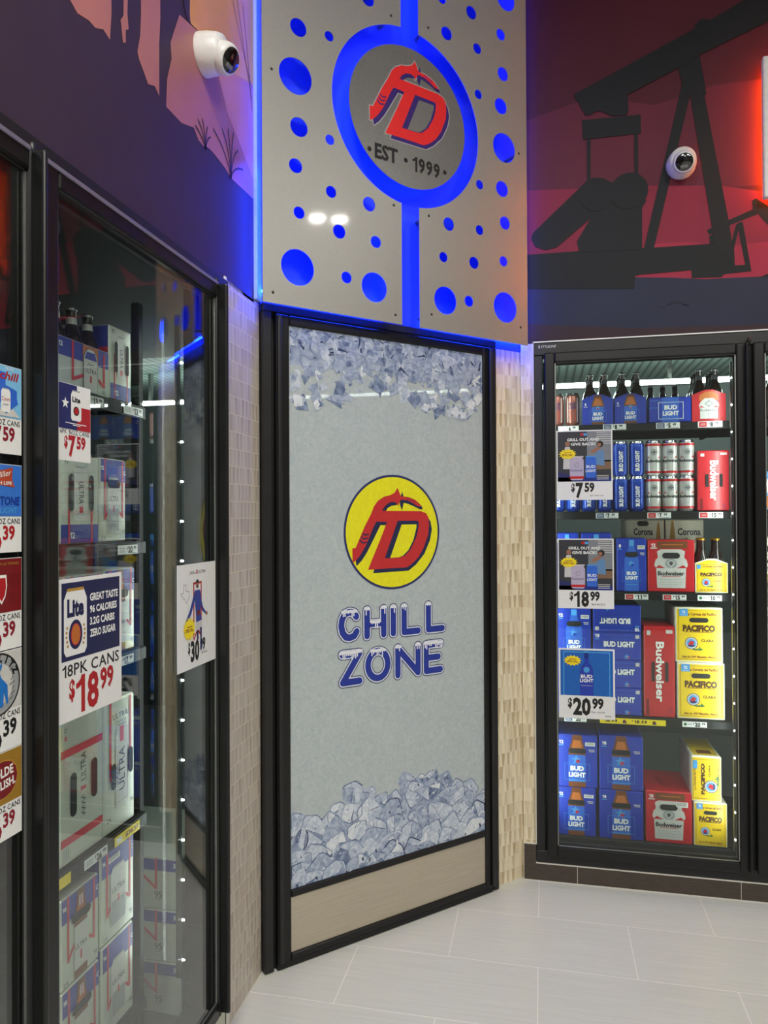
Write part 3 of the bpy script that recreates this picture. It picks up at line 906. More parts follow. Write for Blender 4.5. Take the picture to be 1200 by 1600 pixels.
# crushed ice hanging at the top
topb = [(.09, 1.87), (.2, 1.885), (.28, 1.9), (.4, 1.955), (.5, 1.965), (.6, 1.955), (.66, 1.9), (.74, 1.9), (.8, 1.875), (.86, 1.89), (.95, 1.955)]
def bot_at(s):
    for (a, za), (c, zc) in zip(topb[:-1], topb[1:]):
        if a <= s <= c:
            return za + (zc - za) * (s - a) / (c - a)
    return 1.96
bk = [(.0985, 2.1495)] + [(min(.9425, max(.0985, s)), max(z + .09, 2.02)) for s, z in topb] + [(.9425, 2.1495)]
pr.poly(bk, YF, ICE[1])
clampt = lambda p: (min(.9425, max(.0985, p[0])), min(2.1495, p[1]))
for i in range(520):
    s = rnd.uniform(.1, .94); f = rnd.random() ** 1.5
    zb = bot_at(s)
    z = 2.149 - (2.149 - zb) * f
    if f > .62 and rnd.random() < .55:
        continue
    k = rnd.uniform(.012, .042)
    n = rnd.choice((3, 4, 4))
    a0 = rnd.random() * 6.28
    P = [clampt((s + math.cos(a0 + 2 * PI * q / n) * k * rnd.uniform(.35, 1.2), z + math.sin(a0 + 2 * PI * q / n) * k * rnd.uniform(.35, 1.2))) for q in range(n)]
    if abs(area2(P)) < 1e-7: continue
    tone = rnd.choice((0, 0, 1, 1, 1, 1, 2, 2, 3 if f > .5 else 0, 1, 4 if f < .75 else 1, 4 if f < .5 else 1))
    if tone == 4:
        a0 = rnd.random() * 6.28
        P = [clampt((s + math.cos(a0) * k * 1.0, z + math.sin(a0) * k)), clampt((s + math.cos(a0 + .3) * k * .9, z + math.sin(a0 + .3) * k * .9)), clampt((s - math.cos(a0) * k * .4, z - math.sin(a0) * k * .4))]
        if abs(area2(P)) < 1e-7: continue
    pr.poly(P, YF - .00005 - .0000028 * i, ICE[tone])
for (s, z, k) in ((.665, 1.915, .03), (.70, 1.93, .025), (.81, 1.91, .038), (.845, 1.90, .03), (.885, 1.945, .03), (.915, 1.97, .03), (.2, 1.895, .03), (.13, 1.9, .035)):
    for q in range(5):
        a0 = rnd.random() * 6.28
        P = [clampt((s + math.cos(a0 + 2 * PI * u / 4) * k * rnd.uniform(.4, 1), z + math.sin(a0 + 2 * PI * u / 4) * k * rnd.uniform(.4, 1))) for u in range(4)]
        pr.poly(P, YF - .0016 - .00002 * q, ICE[(2, 3, 1, 0, 3)[q]])
pr.build('ice_print', fg)
lg = MB()
lg.disc(.515, 1.448, .2105, YF - .0002, pm('navy_outline_ink', (40, 48, 96), .4), n=72)
lg.disc(.515, 1.448, .202, YF - .0005, LOGOYEL, n=72)
logo(lg, .515, 1.448, .2105, YF - .0008, LOGORED, LOGONAVY, LOGOYEL)
lg.build('round_logo', fg)
wd = MB()
snow_word(wd, [('C', .274, .378), ('H', .380, .489), ('I', .487, .537), ('L', .541, .642), ('L', .652, .756)], 1.058, 1.187, YF - .0004)
snow_word(wd, [('Z', .278, .386), ('O', .383, .506), ('N', .512, .641), ('E', .641, .746)], .902, 1.038, YF - .0004)
wd.build('lettering', fg)

# ================================================================== METAL PANELS WITH BLUE LIGHT
HOLES = [(0.106, 3.13, 0.03), (0.222, 3.142, 0.017), (0.095, 2.964, 0.06), (0.107, 2.798, 0.032), (0.223, 2.788, 0.017), (0.094, 2.666, 0.024), (0.227, 2.611, 0.02), (0.379, 2.604, 0.025), (0.106, 2.513, 0.02), (0.258, 2.482, 0.024), (0.406, 2.476, 0.021), (0.1, 2.33, 0.06), (0.286, 2.329, 0.02), (0.399, 2.314, 0.052), (0.378, 3.329, 0.025), (0.705, 3.456, 0.019), (0.848, 3.456, 0.025), (1.026, 3.579, 0.048), (0.727, 3.332, 0.025), (0.999, 3.424, 0.022), (0.877, 3.326, 0.02), (1.009, 3.269, 0.027), (0.881, 3.148, 0.018), (0.997, 3.137, 0.031), (1.013, 2.974, 0.058), (0.885, 2.796, 0.018), (1.001, 2.807, 0.031), (0.732, 2.609, 0.025), (1.015, 2.674, 0.026), (0.883, 2.618, 0.019), (0.706, 2.479, 0.019), (0.854, 2.485, 0.023), (1.006, 2.519, 0.02), (0.714, 2.317, 0.052), (0.828, 2.332, 0.021), (1.014, 2.336, 0.06), (.12, 3.42, .04), (.25, 3.5, .022), (.1, 3.62, .055)]
SCREWS = [(0.009, 2.96), (0.475, 3.306), (0.64, 3.322), (0.483, 2.624), (0.639, 2.62), (0.011, 2.233), (0.488, 2.229), (0.649, 2.255), (1.096, 2.268), (1.092, 2.973)]
PY = -.082
CX, CZ, RO, RI = .555, 2.96, .323, .256
def arc(sx, side):
    t = math.acos(min(1, abs(sx - CX) / RO))
    a = [PI - t, PI + t] if side < 0 else [-t, t]
    return [(CX + RO * math.cos(a[0] + (a[1] - a[0]) * i / 48), CZ + RO * math.sin(a[0] + (a[1] - a[0]) * i / 48)) for i in range(49)]
Z0, Z1 = 2.198, 3.90
outl = [(-.025, Z0), (.517, Z0)] + arc(.517, -1)[::-1] + [(.517, Z1), (-.025, Z1)]
outr = [(.595, Z0), (1.135, Z0), (1.135, Z1), (.595, Z1)] + arc(.595, 1)[::-1]
for nm, o, sel, lab in (('perforated_panel', outl, lambda s: s < .55, 'grey steel sheet with round blue-lit holes, left of the glowing slot'), ('perforated_panel', outr, lambda s: s > .55, 'grey steel sheet with round blue-lit holes, right of the glowing slot')):
    root = empty(nm, DP(.25 if sel(0) else .86, .08, Z0), RD)
    off = .25 if sel(0) else .86
    def loc2(b):
        b.v = [(x - off, y + .08, z - Z0) for x, y, z in b.v]
        return b
    b = MB()
    b.prism([o] + [circle(h[0], h[1], h[2], 36)[::-1] for h in HOLES if sel(h[0])], PY, PY + .003, PANEL)
    loc2(b).build('steel_sheet', root)
    for s, z in SCREWS:
        if sel(s):
            c = MB()
            c.lathe([(0, .0025), (.0035, .002), (.005, 0), (.005, -.001)], pm('dark_screw_head', (60, 58, 56), .35, metal=.8), (s, PY, z), 12, 'Y')
            c.lathe([(.007, -.004), (.007, -.078), (0, -.078)], ALU, (s, PY, z), 10, 'Y')
            loc2(c).build('standoff_screw', root)
    tag(root, lab, 'wall panel', 'perforated steel panels above the door')
dr = empty('logo_disc', DP(CX, .08, CZ - RI), RD)
def loc3(b):
    b.v = [(x - CX, y + .08, z - (CZ - RI)) for x, y, z in b.v]
    return b
b = MB(); b.prism(circle(CX, CZ, RI, 80), PY, PY + .003, DISCM); loc3(b).build('steel_disc', dr)
b = MB(); logo(b, .560, 3.010, .2125, PY - .0004, DISCRED, DISCNAVY, DISCM, pm('pale_logo_edge', (170, 168, 172), .4)); loc3(b).build('logo_emblem', dr)
b = MB()
b.text('EST', .452, 2.802, .056, PY - .0005, BLACK, w=.098, bold=.035)
b.text('1999', .628, 2.796, .056, PY - .0005, BLACK, w=.125, bold=.035)
for x in (.381, .536, .714):
    b.disc(x, 2.800, .0085, PY - .0005, BLACK)
loc3(b).build('lettering', dr)
for a in range(3):
    c = MB(); t = PI / 2 + a * 2 * PI / 3
    c.lathe([(0.0, -.003), (.008, -.0031), (.008, -.078), (0, -.078)], ALU, (CX + .18 * math.cos(t), PY, CZ + .18 * math.sin(t)), 10, 'Y')
    loc3(c).build('standoff', dr)
tag(dr, 'round steel disc with a red two-letter emblem inside the blue ring', 'sign')

BLUEM = emit('blue_led_tape', BLUE, E_BLUE)
BLUEL, BLUEB, BLUER = (emit('blue_led_%s_tape' % n, BLUE, e) for n, e in zip(('left', 'lower', 'right'), E_BLUE_EDGE))
TAPE = pm('led_tape_backing', (190, 190, 190), .5)
def led_tape(pts, label, closed=False, mat=None, py=None):
    P = PY if py is None else py
    """light tape in a small channel fixed to the wall side, hidden behind the sheet edges"""
    r = MB(); e = MB()
    q = pts + ([pts[0]] if closed else [])
    r.tube([(s, P + .010, z) for s, z in q], .006, TAPE, 6)
    e.tube([(s, P + .019, z) for s, z in q], .0042, mat or BLUEM, 6)
    c = q[0]
    root = empty('light_tape', DP(c[0], .06, c[1]), RD)
    for bb_, nm in ((r, 'tape_channel'), (e, 'glowing_strip')):
        bb_.v = [(x - c[0], y + .06, z - c[1]) for x, y, z in bb_.v]
        bb_.build(nm, root)
    tag(root, label, 'light strip', 'blue light strips behind the steel panels')
led_tape([(-.009, Z0 + .05), (-.009, 2.66)], 'lower blue light strip glowing behind the left edge of the steel panels', mat=BLUEL)
led_tape([(-.009, 2.70), (-.009, Z1 - .04)], 'upper blue light strip glowing behind the left edge of the steel panels', mat=BLUER)
led_tape([(1.114, Z0 + .05), (1.114, Z1 - .04)], 'blue light strip glowing behind the right edge of the steel panels', mat=BLUER)
led_tape([(-.005, Z0 + .05), (.47, Z0 + .05)], 'blue light strip glowing under the lower edge left of the slot', mat=BLUEB, py=-.05)
led_tape([(.668, Z0 + .04), (1.02, Z0 + .04)], 'blue light strip glowing under the lower edge right of the slot', mat=BLUEB, py=-.05)
led_tape([(1.03, Z0 + .036), (1.165, Z0 + .036)], 'short blue light strip glowing above the tiled strip right of the door', mat=BLUEB, py=-.034)
led_tape([(.487, 2.26), (.487, 2.56)], 'blue light strip beside the lower slot, below the glowing ring')
led_tape([(.625, 3.34), (.625, 3.88)], 'blue light strip beside the upper slot, above the glowing ring')
led_tape([(CX + .225 * math.cos(2 * PI * i / 40), CZ + .225 * math.sin(2 * PI * i / 40)) for i in range(40)], 'ring of blue light behind the round steel disc', True)

# ================================================================== CAMERAS, WHITE SIGN
def cctv(label, loc, rz, look, tilt):
    root = empty('security_camera', loc, rz)
    MB().lathe([(0, 0), (.056, 0), (.057, .004), (.055, .03), (.05, .055), (.044, .068), (0, .07)], PLASTIC, (0, 0, 0), 32, 'Y').build('mount_base', root)
    hd = MB()
    hd.lathe([(0, -.042), (.02, -.038), (.036, -.024), (.043, 0), (.042, .016), (.038, .026), (.034, .029), (0, .029)], PLASTIC, (0, 0, 0), 32, 'Y')
    fc = MB()
    fc.lathe([(0, .031), (.031, .031), (.0335, .028), (.0335, .02)], LENS, (0, 0, 0), 32, 'Y')
    ir = MB()
    ir.box(-.014, .014, -.0328, -.030, -.022, -.010, pm('camera_lamp_window', (120, 122, 120), .2), .002)
    M = Matrix.Translation((.002, -.062, -.014)) @ Euler((tilt, 0, look)).to_matrix().to_4x4()
    h = hd.xform(M).build('camera_ball', root)
    f = fc.xform(M).build('lens_window', h)
    ir.xform(M).build('infrared_lamp', f)
    tag(root, label, 'security camera', 'turret cameras on the murals')
cctv('white turret security camera on the left mural near the orange sky', LP(1.868, 0, 2.79), RL, math.radians(-10), math.radians(28))
cctv('white turret security camera between the legs of the painted oil pump', RP(.549, 0, 2.905), 0, math.radians(-8), math.radians(24))

sg = empty('wall_sign', RP(1.18, .03, 2.725))
sb = MB().box(-.34, .36, -.03, .0, 0.0, .545, pm('white_sign_face', (228, 226, 222), .4), .004)
sb.build('sign_panel', sg)
for x, z in ((-.28, .06), (.3, .06), (-.28, .48), (.3, .48)):
    MB().lathe([(.008, 0), (.008, -.03), (0, -.03)], ALU, (x, 0, z), 10, 'Y').build('standoff', sg)
REDM = emit('orange_red_led_tape', ORANGE, E_RED)
hb = MB(); hb.tube([(-.295, .006, .05), (-.295, .006, .495), (.31, .006, .495), (.31, .006, .05), (-.295, .006, .05)], .013, REDM, 6)
hb.build('halo_strip', sg)
tag(sg, 'white sign panel with an orange-red halo on the oil pump mural', 'sign')

# ================================================================== SHOP CEILING LIGHTS
LAMPW = emit('ceiling_lamp_diffuser', (1, .97, .93), 3.0)
def troffer(x, y, label):
    r = empty('ceiling_light', (x, y, ZC))
    f2 = MB(); f2.box(-.32, .32, -.32, .32, -.008, 0, PLASTIC); f2.build('housing', r)
    for x0, x1, y0, y1 in ((-.32, .32, -.32, -.3), (-.32, .32, .3, .32), (-.32, -.3, -.3, .3), (.3, .32, -.3, .3)):
        f2 = MB(); f2.box(x0, x1, y0, y1, -.016, -.008, PLASTIC); f2.build('trim_rail', r)
    d = MB(); d.box(-.3, .3, -.3, .3, -.012, -.008, LAMPW); d.build('diffuser', r)
    area_light('lamp', r, (0, 0, -.02), (0, 0, 0), .58, .58, P_TROFFER, (1, .975, .90))
    tag(r, label, 'ceiling light', 'square ceiling lights')
troffer(-.3, .1, 'square ceiling light nearest the left mural')
troffer(1.5, -.3, 'square ceiling light over the middle of the shop')
troffer(.4, -2.2, 'square ceiling light behind the camera')
troffer(2.9, -1.6, 'square ceiling light near the far right wall')
for (x, y, lab) in ((2.69, 1.27, 'round downlight nearer the right cooler, one of a pair'), (2.76, 1.44, 'round downlight farther from the right cooler, one of a pair')):
    r = empty('downlight', (x, y, ZC))
    MB().lathe([(.0, 0), (.08, 0), (.08, -.012), (.066, -.014), (.062, -.004), (0, -.004)], PLASTIC, (0, 0, 0), 24, 'Z').build('trim_ring', r)
    MB().lathe([(0, -.006), (.06, -.006)], emit('downlight_lens', (1, .96, .9), 40.0), (0, 0, 0), 24, 'Z').build('lens', r)
    area_light('lamp', r, (0, 0, -.018), (0, 0, 0), .12, .12, P_SPOT, (1, .96, .9), 'DISK')
    tag(r, lab, 'ceiling light', 'paired round downlights')

# ================================================================== GLASS-DOOR COOLERS
DOTM = emit('led_dot_lens', (.95, 1, .97), E_DOTS)
TUBEM = emit('led_tube_glow', (.86, 1, .95), E_TUBE)
def cooler(name, root_loc, rz, label, x0, x1, ends, doors, zf, shelves, sx, lights, depth=.62, shelf_y=.14, wr=.042, gk=.006, power=6.0, pane=None, edge=False):
    """frame with hinged glass doors set in the wall, shelves and light strips behind"""
    root = empty(name, root_loc, rz)
    zb, zt = zf
    f = MB()
    f.box(x0, x1, -.014, .07, zb, zb + .05, FRAME2, .003)
    f.box(x0, x1, -.014, .07, zt - .052, zt, FRAME2, .003)
    for a, c in ends:
        f.box(a, c, -.012, .07, zb + .05, zt - .052, FRAME2, .003)
    f.build('cooler_frame', root)
    for i, (xl, xr, fin) in enumerate(doors):
        d = empty('door', ((xl + xr) / 2, 0, 0), 0, root)
        o = (xl + xr) / 2
        zl, zh = zb + .043, zt - .048
        w = .042
        b = MB()
        for (a, c, q, e) in ((xl, xl + w, zl, zh), (xr - wr, xr, zl, zh)):
            b.box(a - o, c - o, -.044, -.016, q, e, FRAME, .006, 2)
        b.box(xl + w - o - .002, xr - wr - o + .002, -.044, -.016, zl, zl + w, FRAME, .006, 2)
        b.box(xl + w - o - .002, xr - wr - o + .002, -.044, -.016, zh - w, zh, FRAME, .006, 2)
        b.build('door_rails', d)
        if edge:
            MB().box(xl - o, xr - wr - o, -.0475, -.0435, zh - .009, zh, pm('lavender_glint_strip', (150, 146, 172), .3, metal=.6), .001).build('top_edge_glint', d)  # added strip, coloured lavender to imitate light caught along the top rail
        g = MB()
        for (a, c, q, e) in ((xl + .004, xl + w + .006, zl, zh), (xr - wr - gk, xr - .004, zl, zh)):
            g.box(a - o, c - o, -.016, -.004, q + .004, e - .004, GASKET)
        g.box(xl + w - o, xr - wr - o, -.016, -.004, zl + .004, zl + w + .006, GASKET)
        g.box(xl + w - o, xr - wr - o, -.016, -.004, zh - w - .006, zh - .004, GASKET)
        g.build('gasket', d)
        MB().box(xl + w - .003 - o, xr - wr + .003 - o, -.0345, -.0295, zl + w - .003, zh - w + .003, pane or GLASS).build('glass_pane', d)
        t = MB()
        m = .0035
        y0 = -.0355
        for (a, c, q, e) in ((xl + w, xl + w + m, zl + w, zh - w), (xr - wr - m, xr - wr, zl + w, zh - w), (xl + w, xr - wr, zl + w, zl + w + m), (xl + w, xr - wr, zh - w - m, zh - w)):
            t.box(a - o, c - o, y0 - .002, y0 + .001, q, e, ALU if q != zh - w - m else FRAME2)
        t.build('glazing_bead', d)
        h = MB()
        h.box(fin[0] - o, fin[1] - o, -.070, -.040, zl + .012, zh - .004, FRAME, .0055, 3)
        h.build('handle', d)
        hp = MB(); hp.lathe([(0, zh + .022), (.006, zh + .02), (.006, zh - .002), (.0, zh - .003)], FRAME2, (xr + .010 - o, -.028, 0), 10); hp.build('hinge_pin', d)
    for z in shelves:
        s = MB()
        for k in range(20):
            y = shelf_y + .012 + k * (depth - .03) / 19
            s.box(sx[0], sx[1], y - .013, y + .013, z - .008, z - .001, SHELF)
        s.box(sx[0], sx[1], shelf_y, shelf_y + .012, z - .024, z - .0005, SHELF, .002)
        for x in (sx[0] + .01, (sx[0] + sx[1]) / 2, sx[1] - .01):
            s.box(x - .006, x + .006, shelf_y + .01, shelf_y + depth, z - .018, z - .008, SHELF)
        sh = s.build('shelf', root)
        MB().box(sx[0], sx[1], shelf_y - .006, shelf_y - .001, z - .034, z - .003, RAIL, .0015).build('price_rail', sh)
    for x in sx:
        for y in (shelf_y + .02, shelf_y + depth - .02):
            MB().box(x - .012, x + .012, y - .012, y + .012, .022, max(shelves) + .28, SHELF, .003).build('shelf_upright', root)
    dot = None
    for (x, z0, z1, aim) in lights:
        c = MB(); c.box(x - .003, x + .003, .050, .066, z0, z1, pm('grey_strip_channel', (70, 73, 73), .3), .001)
        st_ = c.build('light_strip', root)
        z = z0 + .05
        while z < z1 - .03:
            if dot is None:
                dot = MB().lathe([(0, .0075), (.0022, .006), (.0032, 0)], DOTM, (0, 0, 0), 8, 'Y').build('led_dot', st_, (x, .048, z))
            else:
                dd = dot.copy(); COL.objects.link(dd); dd.parent = st_; dd.location = (x, .048, z)
            z += .1085
        l = area_light('strip_lamp', root, (x + aim * .012, .085, (z0 + z1) / 2), (math.radians(90), 0, math.radians(50) * -aim if aim else 0), .02, z1 - z0 - .1, power, (.93, 1, .97))
    tag(root, label, 'cooler')
    return root

SHR = [1.897, 1.523, 1.181, .652, .125]
SHL = [1.80, 1.443, 1.163, .722, .235]
# right cooler: door 1 in full view, door 2 just entering
cooler('glass_door_cooler', (0, YR, 0), 0, 'black two-door beer cooler set in the wall right of the frosted door', -.034, 1.60,
       [(-.034, .004), (.772, .812), (1.572, 1.60)], [(.010, .780, (.768, .779)), (.800, 1.570, (1.556, 1.568))], (.076, 2.222), SHR, (.018, 1.52), [(.025, .16, 2.12, 1), (.742, .16, 2.12, -1), (.838, .16, 2.12, 1), (1.55, .16, 2.12, -1)], shelf_y=.155, power=P_STRIP[0], pane=GLASSR)
# left cooler
cooler('glass_door_cooler', (XL, 0, 0), RL, 'black beer cooler along the left wall with price cards on its doors', -.40, 2.006,
       [(-.40, -.36), (.355, .378), (1.110, 1.150), (1.886, 2.006)], [(-.355, .358, (.345, .357)), (.378, 1.130, (1.118, 1.130)), (1.152, 1.886, (1.873, 1.886))], (.086, 2.203), SHL, (.40, 1.772), [(1.832, .25, 2.06, -1), (1.132, .25, 2.06, 1), (1.10, .25, 2.06, -1), (.37, .25, 2.06, 0)], shelf_y=.125, wr=.018, gk=.006, power=P_STRIP[1], edge=True)
b = MB(); 
for k, ch in enumerate(('STYLELINE',)):
    b.text(ch, .028, 2.205, .011, -.0148, LABELGREY, w=.062, bold=.02, shear=.25)
b.poly([(-.012, 2.199), (-.007, 2.199), (-.007, 2.211), (-.012, 2.211)], -.0148, LABELGREY)
tag(b.build('maker_nameplate', None, (0, YR, 0)), 'small grey lettered plate on the top left corner of the right cooler frame', 'nameplate')

# long light tube under the cold room ceiling
tb = empty('ceiling_tube_light', (-.7, 4.3, 2.2485))
m_ = MB(); m_.tube([(-2.2, 0, 0), (.27, 0, 0)], .0085, TUBEM, 8); m_.tube([(.315, 0, 0), (2.6, 0, 0)], .0085, TUBEM, 8)
m_.build('glowing_tube', tb)
MB().box(-2.25, 2.65, .014, .06, -.01, .02, PLASTIC).build('tube_housing', tb)
for x in (-1.8, -.2, 1.4, 2.4):
    MB().box(x - .01, x + .01, .02, .05, .02, .20, ALU).build('hanger', tb)
area_light('tube_lamp', tb, (.2, .075, .0), (math.radians(112), 0, 0), 4.6, .03, 26, (.86, 1, .95))
tag(tb, 'long bright light tube across the cold room behind the glass', 'light')

# ================================================================== PRICE TAGS
def pad(x0, x1, z0, z1, kind, price, big, cat='price tag'):
    w, h = x1 - x0, z1 - z0
    b = MB()
    b.box(0, w, -.0012, 0, 0, h, PAPER)
    if kind == 'red':
        b.rect(w * .04, w * .36, h * .08, h * .92, -.0015, CRED)
        for q in (.4, .6):
            b.rect(w * .1, w * .3, h * q - h * .04, h * q + h * .03, -.0018, LABELGREY)
    elif kind == 'blue':
        b.rect(w * .04, w * .36, h * .08, h * .92, -.0015, pm('tag_steel_blue_ink', (70, 92, 130), .5))
        for q in (.3, .5, .7):
            b.rect(w * .08, w * .3, h * q - h * .05, h * q + h * .03, -.0018, LABELGREY)
    elif kind == 'green':
        b.disc(w * .12, h * .5, h * .28, -.0015, GREEN, n=14)
        b.rect(w * .2, w * .4, h * .45, h * .62, -.0015, GREY)
    elif kind == 'plain':
        for q in (.3, .5, .7):
            b.rect(w * .06, w * .36, h * q - h * .04, h * q + h * .04, -.0015, GREY)
    a, c = price.split('.')
    b.text('$', w * .46, h * .66, h * .42, -.0015, BLACK, w=w * .045, bold=.03)
    b.text(a, w * (.5 + .06 * len(a)), h * .5, h * .78, -.0015, BLACK, w=w * .115 * len(a), bold=.05)
    b.text(c, w * (.66 + .11 * len(a)) if len(a) == 1 else w * .86, h * .66, h * .44, -.0015, BLACK, w=w * .15, bold=.04)
    b.rect(w * .55, w * .95, h * .08, h * .14, -.0015, BLACK)
    return b
def rtag(x0, x1, z0, z1, kind, price, label):
    tag(pad(x0, x1, z0, z1, kind, price, 0).build('price_tag', None, (x0, YR + .1485, z0)), label, 'price tag', 'price tags on the right cooler shelves')
def ltag(x0, x1, z0, z1, kind, price, label):
    tag(pad(x0, x1, z0, z1, kind, price, 0).build('price_tag', None, (XL - .1185, x0, z0), RL), label, 'price tag', 'price tags on the left cooler shelves')
rtag(.069, .154, 1.870, 1.893, 'none', '6.99', 'white shelf tag reading 6.99 under the tall salmon cans')
rtag(.255, .349, 1.870, 1.895, 'blue', '8.99', 'white and blue shelf tag reading 8.99 under the blue bottle carriers')
rtag(.470, .564, 1.870, 1.895, 'blue', '5.49', 'white and blue shelf tag reading 5.49 under the short-bottle carton')
rtag(.635, .730, 1.870, 1.895, 'red', '8.99', 'red and white shelf tag reading 8.99 under the red bottle carrier')
rtag(.223, .315, 1.493, 1.517, 'blue', '7.59', 'white and blue shelf tag reading 7.59 under the blue cans')
rtag(.432, .526, 1.493, 1.517, 'red', '7.59', 'red and white shelf tag reading 7.59 under the white and red cans')
rtag(.636, .729, 1.493, 1.517, 'red', '15.99', 'red and white shelf tag reading 15.99 under the upright red carton')
rtag(.339, .433, 1.149, 1.172, 'red', '11.99', 'red and white shelf tag reading 11.99 under the blue carton, middle shelf')
rtag(.491, .584, 1.149, 1.172, 'red', '15.99', 'red and white shelf tag reading 15.99 under the red twelve-pack, middle shelf')
rtag(.628, .722, 1.149, 1.172, 'green', '10.99', 'white and green shelf tag reading 10.99 under the yellow bottle carrier')
rtag(.086, .178, .620, .643, 'blue', '20.99', 'white and blue shelf tag reading 20.99 under the large blue price sign')
rtag(.564, .660, .622, .645, 'green', '20.99', 'white and green shelf tag reading 20.99 under the stacked yellow cartons')
yb = MB(); yb.box(0, .266, -.0012, 0, 0, .024, YELLOW)
for o in (.045, .165):
    yb.text('$', o - .032, .015, .008, -.0016, BLACK, w=.004, bold=.03); yb.text('18.99', o, .0125, .013, -.0016, BLACK, w=.052, bold=.04)
    yb.disc(o + .055, .012, .007, -.0016, CDRED, n=12); yb.rect(o + .048, o + .064, .004, .009, -.0018, NAVY)
tag(yb.build('price_strip', None, (.233, YR + .1485, .620)), 'long yellow price strip reading 18.99 twice under the blue carton stack', 'price tag', 'price tags on the right cooler shelves')
ltag(1.490, 1.577, 1.769, 1.791, 'none', '13.99', 'white shelf tag partly behind the small navy and red card, left cooler')
ltag(1.666, 1.754, 1.769, 1.791, 'plain', '13.99', 'white shelf tag reading 13.99 at the right end of the left cooler top shelf')
ltag(1.638, 1.727, 1.411, 1.434, 'plain', '20.99', 'white shelf tag reading 20.99 in the left cooler under the upside-down carton')
ltag(1.616, 1.707, 1.131, 1.154, 'none', '17.99', 'white shelf tag reading 17.99 just right of the large navy poster')
ltag(1.500, 1.590, .690, .713, 'plain', '26.99', 'white shelf tag under the silver cartons in the left cooler')
yl = MB(); yl.box(0, .112, -.0012, 0, 0, .024, YELLOW)
yl.rect(.006, .03, .005, .019, -.0016, WHITE); yl.text('$36.59', .076, .0125, .014, -.0016, CDRED, w=.06, bold=.03)
tag(yl.build('price_strip', None, (XL - .1185, 1.622, .690), RL), 'yellow price strip in the left cooler under the silver cartons', 'price tag', 'price tags on the left cooler shelves')
tg = MB(); tg.box(0, .05, -.0012, 0, 0, .024, YELLOW)
tag(tg.build('price_strip', None, (XL - .1185, 1.40, .690), RL), 'short yellow price strip at the left edge of the left cooler glass', 'price tag', 'price tags on the left cooler shelves')

# ================================================================== PRICE SIGNS ON THE GLASS
def burst(b, cx, cz, r, y, n=14, sq=.62):
    P = []
    for i in range(2 * n):
        q = r * (1.0 if i % 2 == 0 else .74)
        P.append((cx + q * math.cos(PI * i / n), cz + q * sq * math.sin(PI * i / n)))
    b.poly(P, y, YELLOW)
    b.rect(cx - r * .4, cx + r * .42, cz + r * .13, cz + r * .19, y - .0002, DKRED)
    b.text('SPECIAL', cx, cz - r * .1, r * .26, y - .0002, DKRED, w=r * 1.25, bold=.02)
def price(b, w, cz, h, dollars, cents, y, ink, cx=.5, xs=1.0, bold=.045):
    """superscript-style price: $ 7 59"""
    n = len(dollars)
    h *= 1.1
    wd, wc, ws = h * .50 * n * xs, h * .64 * xs, h * .24 * xs
    tot = ws + wd + wc + h * .12
    x = w * cx - tot / 2
    b.text('$', x + ws / 2, cz + h * .16, h * .6, y, ink, w=ws, bold=bold); x += ws + h * .05
    b.text(dollars, x + wd / 2, cz, h, y, ink, w=wd, bold=bold); x += wd + h * .07
    b.text(cents, x + wc / 2, cz + h * .19, h * .62, y, ink, w=wc, bold=bold)
def can_print(b, x0, x1, z0, z1, y, body, top=GREY):
    w = x1 - x0
    b.poly([(x0 + w * .1, z0), (x1 - w * .1, z0), (x1, z0 + w * .14), (x1, z1 - w * .3), (x1 - w * .14, z1 - w * .04), (x0 + w * .14, z1 - w * .04), (x0, z1 - w * .3), (x0, z0 + w * .14)], y, body)
    b.rect(x0 + w * .14, x1 - w * .14, z1 - w * .08, z1, y - .0001, top)
